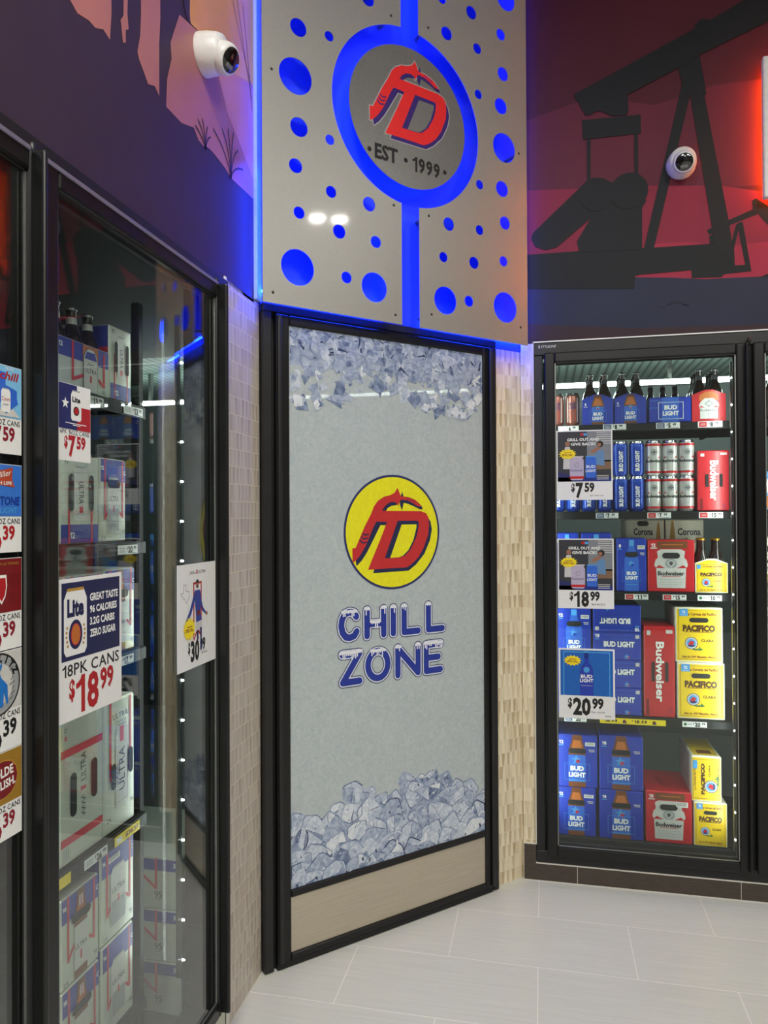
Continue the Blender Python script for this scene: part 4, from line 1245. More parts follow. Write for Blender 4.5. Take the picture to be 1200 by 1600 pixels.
def grill_sign(dollars, cents, sub, label, loc):
    w, h = .2195, .283
    b = MB(); b.box(0, w, -.0012, 0, 0, h, PAPER)
    y = -.0015; m = .005
    pz = h * .265
    b.rect(m, w - m, pz, h - m, y, PGREY)
    b.rect(w * .55, w - m, pz + h * .28, h - m, y - .0002, pm('photo_grey_sky_ink', (120, 124, 128), .5))      # blinds and deck
    b.rect(w * .6, w - m, pz + h * .17, pz + h * .3, y - .0002, pm('photo_timber_ink', (120, 92, 68), .5))
    for q in range(6):
        b.rect(w * .72, w - m, h * .80 + q * .009, h * .80 + q * .009 + .003, y - .0004, LABELGREY)
    b.poly([(m, pz), (w * .3, pz), (w * .26, pz + h * .1), (m, pz + h * .14)], y - .0003, NAVY)
    b.rect(m, w - m, pz, pz + h * .06, y - .0003, CBLUE3)
    # two people at the grill, seen from behind
    b.poly([(w * .12, pz + h * .18), (w * .28, pz + h * .18), (w * .27, pz + h * .42), (w * .24, pz + h * .5), (w * .16, pz + h * .5), (w * .13, pz + h * .42)], y - .0005, LABELGREY)
    b.disc(w * .2, pz + h * .54, w * .045, y - .0006, SKIN)
    b.poly([(w * .68, pz + h * .24), (w * .86, pz + h * .22), (w * .85, pz + h * .42), (w * .78, pz + h * .46), (w * .70, pz + h * .4)], y - .0005, pm('photo_denim_ink', (90, 130, 170), .5))
    b.poly([(w * .62, pz + h * .40), (w * .72, pz + h * .43), (w * .8, pz + h * .46), (w * .74, pz + h * .49), (w * .62, pz + h * .44)], y - .0006, SKIN)
    b.disc(w * .78, pz + h * .53, w * .06, y - .0007, BLACK); b.disc(w * .765, pz + h * .52, w * .035, y - .0008, SKIN)
    # two cans
    can_print(b, w * .24, w * .49, pz + h * .02, pz + h * .36, y - .001, pm('photo_lilac_can_ink', (178, 168, 190), .4), LABELGREY)
    b.rect(w * .24, w * .49, pz + h * .04, pz + h * .075, y - .0012, CRED)
    b.text('Budweiser', w * .365, pz + h * .16, h * .032, y - .0012, NAVY, w=w * .22)
    b.ring(w * .365, pz + h * .235, w * .03, w * .045, y - .0012, GREY, n=18)
    can_print(b, w * .52, w * .71, pz + h * .05, pz + h * .36, y - .0009, CBLUE2, LBLUE)
    b.text('BUD', w * .615, pz + h * .21, h * .04, y - .0012, WHITE, w=w * .16, bold=.02); b.text('LIGHT', w * .615, pz + h * .15, h * .04, y - .0012, WHITE, w=w * .18, bold=.02)
    for q in range(7):
        b.disc(w * (.26 + .035 * q), pz + h * .355, w * .016, y - .0013, LABELGREY, n=8); 
        if q < 5: b.disc(w * (.54 + .035 * q), pz + h * .355, w * .016, y - .0013, LBLUE, n=8)
    b.text('GRILL OUT AND', w * .48, h * .865, h * .042, y - .0014, WHITE, w=w * .57, bold=.03)
    b.text('GIVE BACK!', w * .48, h * .80, h * .042, y - .0014, WHITE, w=w * .44, bold=.03)
    b.rect(w * .43, w * .49, h * .92, h * .955, y - .0014, CRED); b.rect(w * .49, w * .55, h * .92, h * .955, y - .0014, LBLUE)
    for q in range(3):
        b.rect(w * .72, w * .93, pz + h * (.025 + .025 * q), pz + h * (.036 + .025 * q), y - .0014, LABELGREY)
    burst(b, w * .2, h * .66, w * .165, y - .0016)
    price(b, w, h * .135, h * .205, dollars, cents, y, BLACK, cx=.47 if len(dollars) == 1 else .48, xs=.95 if len(dollars) == 1 else .92)
    b.text(sub, w * .72, h * .06, h * .028, y, BLACK, w=w * .24)
    tag(b.build('price_sign', None, loc), label, 'price sign', 'paper price signs on the right cooler door')
GY = YR - .0362
grill_sign('7', '59', '6pk 16oz cans', 'photo price sign reading 7.59, topmost of three on the right glass', (.0565, GY, 1.569))
grill_sign('18', '99', '18 PACKS', 'photo price sign reading 18.99, middle of three on the right glass', (.0585, GY, 1.129))
w, h = .2195, .283
b = MB(); b.box(0, w, -.0012, 0, 0, h, PAPER)
b.rect(.007, w - .007, h * .325, h - .007, -.0015, pm('poster_azure_ink', (14, 92, 176), .45))
b.frame(.018, w - .018, h * .3, h * .955, .004, -.0017, LBLUE)
b.rect(.016, w - .016, h * .3, h * .327, -.0019, PAPER)
cx = w * .5
b.poly([(cx - .026, h * .327), (cx + .026, h * .327), (cx + .026, h * .66), (cx + .022, h * .74), (cx + .009, h * .80), (cx + .008, h * .94), (cx - .008, h * .94), (cx - .009, h * .80), (cx - .022, h * .74), (cx - .026, h * .66)], -.002, CBLUE)
b.rect(cx - .008, cx + .008, h * .86, h * .94, -.0022, CBLUE3); b.rect(cx - .009, cx + .009, h * .94, h * .965, -.0022, LBLUE)
b.text('BUD', cx, h * .605, h * .05, -.0024, WHITE, w=.046, bold=.03); b.text('LIGHT', cx, h * .545, h * .05, -.0024, WHITE, w=.052, bold=.03)
b.disc(cx, h * .7, .012, -.0023, LBLUE, n=16)
b.rect(cx - .022, cx + .022, h * .47, h * .475, -.0024, LABELGREY)
burst(b, w * .25, h * .825, w * .165, -.0026)
price(b, w, h * .17, h * .235, '20', '99', -.0016, BLACK, cx=.48, xs=.95)
b.text('15pk ALUM.', w * .7, h * .095, h * .03, -.0016, BLACK, w=w * .25); b.rect(w * .82, w * .93, h * .04, h * .055, -.0016, GREY)
tag(b.build('price_sign', None, (.0595, GY, .684)), 'blue bottle price sign reading 20.99, lowest of three on the right glass', 'price sign', 'paper price signs on the right cooler door')
GLX = XL + .0362          # outer face of the left glass
def lsign(b, y0, z0, label, group):
    tag(b.build('price_card' if 'card' in label else 'price_sign', None, (GLX, y0, z0), RL), label, 'price sign', group)
CRIM = pm('price_crimson_ink', (168, 22, 30), .45)
MARO = pm('price_maroon_ink', (132, 20, 40), .45)
W4, H6 = .099, .147
def texas(cx, cz, s):
    return [(cx + s * x, cz + s * z) for x, z in [(-.2, .5), (.08, .5), (.08, .2), (.35, .14), (.46, .1), (.46, -.08), (.5, -.2), (.28, -.34), (.16, -.5), (.04, -.42), (-.08, -.22), (-.2, -.26), (-.3, -.1), (-.5, .08), (-.2, .08)]]
# small navy/red flag card on the open door
b = MB(); b.box(0, W4, -.0012, 0, 0, H6, PAPER); y = -.0016
pz = H6 * .41
b.rect(0.001, W4 * .56, pz, H6 - .001, y, NAVY)
b.rect(W4 * .56, W4 - .001, pz, pz + H6 * .31, y, CRIM)
b.poly([(W4 * (.2 + .115 * (1 if k % 2 == 0 else .42) * math.sin(PI * k / 5)), H6 * .74 + W4 * .115 * (1 if k % 2 == 0 else .42) * math.cos(PI * k / 5)) for k in range(10)], y - .0003, WHITE)
can_print(b, W4 * .37, W4 * .69, H6 * .53, H6 * .93, y - .0004, PAPER, GREY)
b.text('Lite', W4 * .53, H6 * .81, H6 * .075, y - .0007, BLACK, w=W4 * .25, bold=.04)
b.disc(W4 * .53, H6 * .66, W4 * .09, y - .0006, BLACK); b.disc(W4 * .53, H6 * .66, W4 * .066, y - .0008, CRIM)
b.rect(W4 * .2, W4 * .85, H6 * .485, H6 * .495, y - .0006, WHITE); b.rect(W4 * .42, W4 * .66, H6 * .465, H6 * .475, y - .0006, WHITE)
b.text('6PK 16OZ CANS', W4 * .5, H6 * .375, H6 * .06, y, BLACK, w=W4 * .9)
price(b, W4, H6 * .19, H6 * .26, '7', '59', y, CRIM, cx=.5, xs=1.05)
lsign(b, 1.198, 1.612, 'small navy, white and red price card reading 7.59 with a star', 'small price cards on the left cooler doors')
# large navy poster
w, h = .207, .271
b = MB(); b.box(0, w, -.0012, 0, 0, h, PAPER)
b.rect(.008, w - .008, h * .425, h - .008, y, pm('poster_midnight_ink', (24, 28, 74), .45))
can_print(b, w * .07, w * .41, h * .455, h * .93, y - .0003, PAPER, GOLD)
b.text('Lite', w * .24, h * .79, h * .13, y - .0006, pm('poster_midnight_ink', (24, 28, 74), .45), w=w * .25, bold=.05)
b.disc(w * .24, h * .6, w * .10, y - .0006, pm('poster_midnight_ink', (24, 28, 74), .45), rz=h * .105); b.disc(w * .24, h * .6, w * .072, y - .0008, PINKRED, rz=h * .078); b.disc(w * .24, h * .6, w * .064, y - .001, AMBER, rz=h * .07)
for sx in (-1, 1):
    for q in range(5):
        b.disc(w * (.24 + sx * (.125 + .012 * math.sin(q))), h * (.655 - .032 * q), w * .014, y - .0006, GOLD, n=8)
for i, t in enumerate(('GREAT TASTE', '96 CALORIES', '3.2G CARBS', 'ZERO SUGAR')):
    b.text(t, w * .46, h * (.845 - .088 * i), h * .058, y - .0004, WHITE, w=w * (.47, .45, .41, .43)[i], bold=.035, align='L')
b.text('18PK CANS', w * .5, h * .355, h * .085, y, BLACK, w=w * .9, bold=.01)
price(b, w, h * .165, h * .245, '18', '99', y, CRIM, cx=.5, xs=1.0, bold=.035)
lsign(b, 1.198, 1.1165, 'large navy poster with a white can, reading 18PK CANS 18.99', 'posters on the left cooler door')
# white poster with a footballer
w, h = .214, .268
b = MB(); b.box(0, w, -.0012, 0, 0, h, PAPER)
b.text('ULTRA', w * .62, h * .915, h * .03, y, BLACK, w=w * .2); b.rect(w * .475, w * .5, h * .895, h * .94, y, CRIM)
b.stroke([(w * .3, h * .895), (w * .33, h * .93), (w * .36, h * .90), (w * .39, h * .93), (w * .41, h * .905), (w * .455, h * .91)], .0018, y, BLACK, n=5)
for x in (.26, .34, .66, .74):
    b.rect(w * x, w * x + .0008, h * .33, h * .86, y, LABELGREY)
b.frame(w * .39, w * .61, h * .28, h * .82, w * .026, y, CRIM)
b.rect(w * .4, w * .6, h * .272, h * .31, y - .0001, PAPER)
b.stroke([(w * .4, h * .27), (w * .5, h * .36), (w * .6, h * .28)], w * .026, y - .0002, CRIM, n=8)
b.stroke(texas(w * .19, h * .72, w * .22), .0016, y, GREY, closed=True, n=5)
R = lambda pts, yy, m: b.poly([(w * p[0], h * p[1]) for p in pts], yy, m)
JER = pm('jersey_royal_ink', (40, 58, 140), .45)
R([(.43, .74), (.56, .74), (.585, .68), (.57, .52), (.6, .44), (.46, .42), (.45, .52), (.42, .66)], y - .0008, JER)
R([(.43, .74), (.42, .64), (.33, .52), (.22, .45), (.2, .47), (.29, .55), (.37, .66)], y - .0007, JER)
R([(.56, .74), (.585, .66), (.64, .56), (.73, .50), (.72, .485), (.62, .53), (.55, .64)], y - .0007, JER)
b.disc(w * .2, h * .455, .004, y - .0009, SKIN); b.disc(w * .74, h * .492, .005, y - .0009, SKIN)
b.disc(w * .49, h * .795, w * .034, y - .0009, SKIN, rz=h * .036); b.disc(w * .49, h * .825, w * .034, y - .001, BLACK, rz=h * .018); b.disc(w * .49, h * .773, w * .026, y - .001, BLACK, rz=h * .01)
R([(.46, .43), (.6, .44), (.61, .37), (.54, .36), (.53, .4), (.5, .34), (.455, .35)], y - .0009, LABELGREY)
R([(.47, .35), (.51, .35), (.52, .27), (.50, .24), (.475, .28)], y - .0009, NAVY)
R([(.555, .37), (.605, .37), (.6, .27), (.605, .19), (.59, .14), (.56, .16), (.57, .24)], y - .0009, NAVY)
R([(.48, .54), (.56, .54), (.56, .495), (.48, .495)], y - .001, CDRED)
burst(b, w * .28, h * .385, w * .16, y - .0012, sq=.9)
price(b, w, h * .16, h * .19, '30', '99', y, BLACK, cx=.48, xs=.85)
b.text('18 PACK', w * .68, h * .115, h * .022, y, BLACK, w=w * .16)
lsign(b, 1.649, 1.1165, 'white poster of a footballer in a blue jersey, reading 30.99', 'posters on the left cooler door')
# five small cards on the next door, cut off by the left edge of the picture
def lone(z0, zt, sub, draw, cents, ink, label, subink=BLACK, dollars='6', serif=0):
    hh = zt - z0
    b = MB(); b.box(0, W4, -.0012, 0, 0, hh, PAPER)
    draw(b, hh)
    b.text(sub, W4 * .5, hh * .355, hh * .062, y, subink, w=W4 * .92, bold=.01)
    price(b, W4, hh * .17, hh * .25, dollars, cents, y, ink, cx=.5, xs=1.08, bold=.035)
    lsign(b, 1.0005, z0, label, 'small price cards on the left cooler doors')
SKYB = pm('card_sky_ink', (120, 182, 220), .45)
def d1(b, hh):
    b.rect(.001, W4 - .001, hh * .41, hh - .001, y, SKYB)
    b.poly(texas(W4 * .55, hh * .68, W4 * .72), y - .0003, CBLUE2)
    b.poly([(W4 * .3, hh * .42), (W4 * .5, hh * .5), (W4 * .62, hh * .45), (W4 * .78, hh * .52), (W4 * .95, hh * .43)], y - .0005, LABELGREY)
    can_print(b, W4 * .5, W4 * .72, hh * .47, hh * .74, y - .0006, PAPER)
    b.text('Coors', W4 * .61, hh * .62, hh * .05, y - .0009, CRIM, w=W4 * .19, shear=.2); b.text('LIGHT', W4 * .61, hh * .555, hh * .025, y - .0009, NAVY, w=W4 * .13)
    b.text('chill', W4 * .7, hh * .885, hh * .095, y - .0005, CRIM, w=W4 * .46, shear=.25, bold=.02)
    b.text('TEXAS', W4 * .7, hh * .965, hh * .03, y - .0005, WHITE, w=W4 * .2)
lone(1.611, 1.760, '12PK 12OZ CANS', d1, '59', MARO, 'sky blue price card with a state outline, topmost at the left picture edge', dollars='7')
def d2(b, hh):
    b.rect(.001, W4 - .001, hh * .41, hh - .001, y, pm('card_blue_ink', (52, 112, 200), .45))
    P = [(.2, .96), (.45, .92), (.78, .97), (.76, .84), (.82, .74), (.5, .76), (.2, .7), (.26, .84)]
    b.poly([(W4 * a, hh * c) for a, c in P], y - .0003, pm('card_brick_ink', (172, 66, 40), .45))
    b.text('Miller', W4 * .55, hh * .885, hh * .065, y - .0006, WHITE, w=W4 * .38, shear=.3, rot=12)
    b.text('HIGH LIFE', W4 * .5, hh * .785, hh * .04, y - .0006, WHITE, w=W4 * .5, bold=.02)
    b.text('KEYSTONE', W4 * .52, hh * .585, hh * .1, y - .0006, pm('card_deep_blue_ink', (20, 50, 140), .45), w=W4 * .86, bold=.03, shear=.15)
    b.text('LIGHT', W4 * .68, hh * .475, hh * .07, y - .0006, LBLUE, w=W4 * .42, bold=.02, shear=.15)
lone(1.445, 1.5935, '30PK 12OZ CANS', d2, '39', CRIM, 'blue price card with a brick-red ribbon shape, second from the top at the left edge')
def d3(b, hh):
    b.rect(.001, W4 - .001, hh * .41, hh - .001, y, DKRED)
    b.text('BEER of TEXAS', W4 * .62, hh * .94, hh * .028, y - .0004, GOLD, w=W4 * .6)
    P = [(.3, .82), (.52, .82), (.54, .7), (.5, .58), (.41, .5), (.32, .58), (.28, .7)]
    b.poly([(W4 * (a + .1), hh * c) for a, c in P], y - .0003, WHITE)
    b.poly([(W4 * ((a - .41) * .8 + .51), hh * ((c - .66) * .8 + .66)) for a, c in P], y - .0006, CRIM)
    for r_ in range(2):
        b.text('ER', W4 * .84, hh * (.76 - .2 * r_), hh * .13, y - .0002, CDRED, w=W4 * .24, bold=.03)
lone(1.282, 1.4355, '12PK 12OZ CANS', d3, '39', MARO, 'dark red price card with a white shield, third from the top at the left edge')
def d4(b, hh):
    b.rect(.001, W4 - .001, hh * .41, hh - .001, y, LABELGREY)
    b.ring(W4 * .42, hh * .68, W4 * .36, W4 * .52, y - .0003, GREY, n=40); b.ring(W4 * .42, hh * .68, W4 * .50, W4 * .53, y - .0005, BLACK, n=40)
    for i, ch in enumerate('LITZ'):
        a = math.radians(82 - 19 * i)
        b.text(ch, W4 * .42 + W4 * .44 * math.cos(a), hh * .68 + W4 * .44 * math.sin(a), hh * .075, y - .0007, BLACK, bold=.05, rot=math.degrees(a) - 90)
    BULL = pm('card_bull_blue_ink', (24, 110, 190), .45)
    b.poly([(W4 * a, hh * c) for a, c in [(.1, .5), (.2, .47), (.24, .56), (.42, .55), (.46, .45), (.54, .45), (.56, .6), (.62, .47), (.66, .47), (.64, .66), (.5, .74), (.46, .8), (.52, .86), (.5, .9), (.42, .82), (.34, .84), (.24, .78), (.3, .7), (.14, .62)]], y - .0008, BULL)
    for k in range(8):
        b.stroke([(W4 * (.7 + .03 * (k % 3)), hh * (.5 + .05 * k)), (W4 * (.78 + .03 * (k % 2)), hh * (.53 + .05 * k))], .0016, y - .0004, DGREY, n=5)
lone(1.114, 1.280, '12PK 12OZ CANS', d4, '39', BLACK, 'grey price card with a blue bull, fourth from the top at the left edge')
def d5(b, hh):
    b.rect(.001, W4 - .001, hh * .41, hh - .001, y, pm('card_ochre_ink', (150, 112, 34), .45))
    b.blob(W4 * .48, hh * .69, W4 * .84, hh * .44, y - .0003, GOLD); b.blob(W4 * .48, hh * .69, W4 * .80, hh * .41, y - .0005, DKRED)
    b.text('OLDE', W4 * .56, hh * .77, hh * .11, y - .0007, WHITE, w=W4 * .44, bold=.03, rot=4); b.text('ENGLISH.', W4 * .48, hh * .63, hh * .1, y - .0007, WHITE, w=W4 * .7, bold=.03, rot=4)
lone(.965, 1.113, '12PK 12OZ CANS', d5, '39', MARO, 'ochre price card with a maroon oval, lowest at the left edge')

# ================================================================== PACKAGES
def carton(w, h, d, mat, bev=.004):
    b = MB()
    b.box(0, w, 0, d, 0, h, mat, bev)
    return b
def put(b, name, label, loc, group, rz=0.0, cat='beer carton', hole=None):
    o = b.build(name, None, loc, rz)
    tag(o, label, cat, group)
    if hole:
        hm = MB()
        for (x, z, w, h) in hole:
            hm.blob(x, z, w, h, -.003, HOLE)
        hm.build('handle_opening', o)
    return o
def bars(b, x, z, w, h, y=-.0012):
    b.rect(x, x + w, z, z + h, y, WHITE)
    n = 9
    for i in range(n):
        b.rect(x + w * (.08 + .84 * i / n), x + w * (.08 + .84 * i / n) + w * .04, z + h * .2, z + h * .9, y - .0003, DGREY)
def bottle_print(b, cx, z0, h, w, y, label=CBLUE2):
    b.poly([(cx - w / 2, z0), (cx + w / 2, z0), (cx + w / 2, z0 + h * .62), (cx + w * .48, z0 + h * .72), (cx + w * .33, z0 + h * .87), (cx + w * .27, z0 + h), (cx - w * .27, z0 + h), (cx - w * .33, z0 + h * .87), (cx - w * .48, z0 + h * .72), (cx - w / 2, z0 + h * .62)], y, BROWN)
    b.poly([(cx - w * .4, z0 + h * .64), (cx + w * .4, z0 + h * .64), (cx + w * .2, z0 + h * .9), (cx - w * .2, z0 + h * .9)], y - .0002, AMBER)
    if label:
        b.rect(cx - w / 2, cx + w / 2, z0 + h * .1, z0 + h * .60, y - .0003, label)
def star(b, cx, cz, r, y, m):
    b.poly([(cx + r * (1 if k % 2 == 0 else .4) * math.sin(PI * k / 5), cz + r * (1 if k % 2 == 0 else .4) * math.cos(PI * k / 5)) for k in range(10)], y, m)
def bl_text(b, cx, cz, w, y, framed=True):
    b.text('BUD', cx, cz + w * .17, w * .25, y, WHITE, w=w * .66, bold=.05)
    b.text('LIGHT', cx, cz - w * .15, w * .25, y, WHITE, w=w * .82, bold=.05)
    if framed:
        b.frame(cx - w * .62, cx + w * .62, cz - w * .42, cz + w * .42, w * .014, y, LBLUE)
def bl_carton(w, h, d, num, brown=True, bar='R'):
    b = carton(w, h, d, CBLUE)
    cx = w / 2
    if brown:
        bottle_print(b, cx, .002, h * .99, w * .42, -.0006)
        b.rect(cx - w * .2, cx + w * .2, h * .58, h * .62, -.0012, CBLUE2)
    else:
        b.poly([(cx - w * .24, .002), (cx + w * .24, .002), (cx + w * .24, h * .6), (cx + w * .1, h * .82), (cx + w * .08, h * .98), (cx - w * .08, h * .98), (cx - w * .1, h * .82), (cx - w * .24, h * .6)], -.0006, CBLUE2)
        b.rect(cx - w * .08, cx + w * .08, h * .86, h * .97, -.0009, LBLUE)
    star(b, cx - w * .02, h * .53, w * .13, -.0014, LBLUE); star(b, cx + w * .02, h * .5, w * .07, -.0016, CRED if brown else CBLUE)
    bl_text(b, cx, h * .30, w * .5, -.002)
    b.rect(cx - w * .2, cx + w * .2, h * .125, h * .14, -.002, LBLUE)
    b.text(num, w * .11, h * .86, h * .065, -.001, WHITE, bold=.04); b.rect(w * .05, w * .17, h * .79, h * .81, -.001, LBLUE)
    if bar == 'R':
        bars(b, w * .7, h * .80, w * .24, h * .07, -.001)
    b.rect(w * .78, w * .93, h * .72, h * .735, -.001, LABELGREY); b.rect(w * .8, w * .93, h * .69, h * .705, -.001, LABELGREY)
    return b, [(cx, h * .70, w * .44, h * .10)]
def bud_carton(w, h, d, num, bar=False):
    b = carton(w, h, d, CRED)
    cx = w / 2
    b.rect(w * .2, w * .85, h * .84, h * .97, -.0006, BROWN); b.rect(w * .3, w * .75, h * .9, h * .92, -.0009, AMBER)
    L = [(.2, .08), (.8, .08), (.82, .45), (.86, .52), (.83, .62), (.78, .66), (.80, .78), (.72, .82), (.28, .82), (.20, .78), (.22, .66), (.17, .62), (.14, .52), (.18, .45)]
    b.poly([(w * x, h * z) for x, z in L], -.0008, LABELGREY)
    b.poly([(w * .16, h * .46), (w * .38, h * .46), (w * .24, h * .52)], -.0011, CRED); b.poly([(w * .62, h * .46), (w * .84, h * .46), (w * .76, h * .52)], -.0011, CRED)
    b.disc(cx, h * .55, w * .13, -.0013, GREY, rz=h * .09); b.poly([(cx - w * .09, h * .56), (cx, h * .47), (cx + w * .09, h * .56), (cx, h * .62)], -.0016, LABELGREY); b.poly([(cx - w * .055, h * .56), (cx, h * .50), (cx + w * .055, h * .56), (cx, h * .6)], -.0018, DGREY)
    b.text('Budweiser', cx, h * .36, h * .085, -.0014, BLACK, w=w * .57, bold=.03)
    b.rect(w * .3, w * .7, h * .295, h * .305, -.0014, CRED)
    for q in (.24, .19, .14):
        b.rect(w * .25, w * .75, h * q, h * q + .0012, -.0014, GREY)
    b.text(num, w * .12, h * .9, h * .065, -.0012, WHITE, bold=.04); b.rect(w * .06, w * .2, h * .83, h * .855, -.0012, LABELGREY)
    if bar: bars(b, w * .66, h * .72, w * .25, h * .1, -.0034)
    return b, [(cx, h * .70, w * .38, h * .11)]
def bud_side(w, h, d):
    b = carton(w, h, d, CRED)
    b.text('Budweiser', w * .52, h * .5, w * .27, -.0024, WHITE, w=h * .66, bold=.03, rot=-90)
    b.rect(w * .1, w * .22, h * .9, h * .95, -.001, LABELGREY); b.rect(w * .72, w * .93, h * .92, h * .96, -.001, LABELGREY)
    for i in range(5):
        for k in range(i % 2 + 2):
            b.disc(w * (.8 + .04 * k), h * (.05 + .016 * i), w * .012, -.001, NAVY, n=8)
    b.rect(w * .08, w * .16, h * .02, h * .2, -.001, CDRED)
    return b, [(w * .3, h * .5, w * .1, h * .22), (w * .74, h * .5, w * .1, h * .22)]
def emblem(b, cx, cz, r, y):
    b.disc(cx, cz, r, y, LABELGREY, n=28); b.ring(cx, cz, r * .92, r * 1.02, y - .0002, NAVY, n=28); b.disc(cx, cz, r * .72, y - .0003, LBLUE, n=24)
    b.poly([(cx - r * .5, cz - r * .1), (cx - r * .1, cz + r * .45), (cx + r * .5, cz + r * .2), (cx + r * .2, cz - r * .4), (cx - r * .3, cz - r * .4)], y - .0005, CRED)
    b.poly([(cx - r * .6, cz - r * .3), (cx + r * .6, cz - r * .3), (cx + r * .4, cz - r * .6), (cx - r * .4, cz - r * .6)], y - .0006, NAVY)
    for k in range(5):
        x, z = cx + r * (.35 + .3 * k), cz - r * (1.0 + .1 * (k % 2))
        b.disc(x, z, r * .2, y - .0004, GREEN, rz=r * .13, n=10)
    b.disc(cx + r * 1.3, cz - r * .8, r * .13, y - .0005, GREEN, rz=r * .2, n=10)
def pac_art(b, w, h, y, upside=False, corner=True, hole=True):
    b.rect(w * .035, w * .965, h * .03, h * .97, y, CYEL)
    b.frame(w * .07, w * .93, h * .055, h * .945, w * .008, y - .0003, BROWN)
    b.text('La Cerveza del Pacífico', w * .56, h * .88, h * .055, y - .0005, CDRED, w=w * .62, bold=.03)
    b.text('PACIFICO', w * .5, h * .62, h * .125, y - .0005, DBROWN, w=w * .68, bold=.07)
    b.rect(w * .2, w * .8, h * .545, h * .555, y - .0005, BROWN)
    b.rect(w * .07, w * .93, h * .5, h * .503, y - .0004, GOLD)
    emblem(b, w * .34, h * .35, w * .135, y - .0005)
    b.text('CLARA', w * .68, h * .40, h * .05, y - .0005, DBROWN, w=w * .27, bold=.04)
    b.text('Año de 1907 Mazatlán, México', w * .5, h * .10, h * .045, y - .0005, CDRED, w=w * .72, bold=.03)
    if corner:
        b.rect(w * .09, w * .27, h * .84, h * .97, y - .0006, LBLUE); b.text('12', w * .18, h * .915, h * .05, y - .0008, WHITE, bold=.03); b.rect(w * .12, w * .24, h * .86, h * .865, y - .0008, WHITE)
def pac_carton(w, h, d, sub=True):
    b = carton(w, h, d, CREAM)
    pac_art(b, w, h, -.0006)
    return b, [(w * .5, h * .77, w * .40, h * .085)]

G4 = 'beer cartons in the right cooler'
# --- shelf four
YF3 = YR + .162
z4 = SHR[3]
def row(fn, args, name, label, x, z, dy=0.0, g=G4, cat='beer carton'):
    b, hole = fn(*args)
    return put(b, name, label, (x, YF3 + dy, z), g, 0, cat, hole)
row(bl_carton, (.142, .226, .28, '12', False), 'beer_carton', 'blue carton with its lower half behind the 20.99 bottle sign', .058, z4 + .228)
row(bl_carton, (.142, .227, .28, '12', False, ''), 'beer_carton', 'blue carton hidden behind the 20.99 bottle sign, bottom of its pair', .058, z4)
def bl_flat(w, h, d, flip=False):
    b = carton(w, h, d, CBLUE)
    a = MB()
    a.text('BUD LIGHT', w * .54, h * .58, h * .21, -.0012, WHITE, w=w * .64, bold=.05)
    a.frame(w * .19, w * .87, h * .42, h * .76, .0012, -.0012, CBLUE2)
    a.text('18', w * .08, h * .88, h * .13, -.0012, WHITE, bold=.04); a.rect(w * .04, w * .12, h * .74, h * .78, -.0012, LBLUE)
    a.rect(w * .2, w * .84, h * .9, h * .915, -.0012, CBLUE2)
    star(a, w * .7, h * .13, w * .07, -.0012, LBLUE); star(a, w * .73, h * .11, w * .035, -.0014, CRED)
    a.rect(w * .88, w * .96, h * .80, h * .93, -.0012, LABELGREY)
    if flip:
        a.v = [(w - x, y_, h - z) for x, y_, z in a.v]
    for i, f in enumerate(a.f):
        b.add([a.v[q] for q in f], [tuple(range(len(f)))], a.mats[a.m[i]])
    return b, None
for i, t in enumerate(('lowest', 'second from the bottom', 'third from the bottom', 'topmost, printed upside down')):
    row(bl_flat, (.196, .117, .28, i == 3), 'beer_carton', 'flat blue carton stacked beside the 20.99 sign, ' + t, .209, z4 + .1178 * i)
row(bud_side, (.124, .385, .26), 'beer_carton', 'tall red carton standing on end beside the yellow cartons', .415, z4)
row(pac_carton, (.187, .236, .27), 'beer_carton', 'yellow carton with white border, lower of the pair on the fourth shelf', .547, z4)
row(pac_carton, (.187, .230, .27), 'beer_carton', 'yellow carton with white border, upper of the pair on the fourth shelf', .541, z4 + .237)
# --- bottom shelf
z5 = SHR[4]
row(bl_carton, (.163, .207, .27, '12'), 'beer_carton', 'blue carton with a brown bottle, lower left on the bottom shelf', .052, z5)
row(bl_carton, (.170, .225, .27, '12'), 'beer_carton', 'blue carton with a brown bottle, upper left on the bottom shelf', .053, z5 + .2085)
row(bl_carton, (.178, .207, .27, '18', True, ''), 'beer_carton', 'blue 18-pack carton with a brown bottle, lower right of the four blue ones', .230, z5)
row(bl_carton, (.178, .230, .27, '18', True, ''), 'beer_carton', 'blue 18-pack carton with a brown bottle, upper right of the four blue ones', .231, z5 + .2085)
b, hole = bud_carton(.184, .217, .27, '18', True)
t = MB(); t.text('Budweiser', .05, .0, .03, 0, DKRED, w=.11, rot=-80)
top = []
for (x, y_, zz) in t.v:
    top.append((x + .03, .12 + zz, .2175))
b.add(top, t.f, DKRED)
put(b, 'beer_carton', 'red carton with grey label alone at the bottom with empty space above', (.418, YF3, z5), G4, 0, 'beer carton', hole)
def pac_turn(w, h, d):
    b = carton(w, h, d, CREAM)
    a = MB(); pac_art(a, h, w, -.0006, corner=False)
    a.rect(h * .72, h * .9, w * .8, w * .95, -.0014, LBLUE)
    for i, f in enumerate(a.f):
        b.add([(w - (a.v[q][2]), a.v[q][1], a.v[q][0]) for q in f], [tuple(range(len(f)))], a.mats[a.m[i]])
    t = [(.012, d * .05), (w - .012, d * .05), (w - .012, d * .9), (.012, d * .9)]
    b.add([(x, y_, h + .0006) for x, y_ in t], [(0, 1, 2, 3)], CYEL)
    b.add([(x, y_, h + .001) for x, y_ in ((.03, d * .12), (w - .03, d * .12), (w - .03, d * .3), (.03, d * .3))], [(0, 1, 2, 3)], BROWN)
    return b, None
row(pac_carton, (.131, .184, .27), 'beer_carton', 'small yellow carton at the lower right of the bottom shelf', .608, z5)
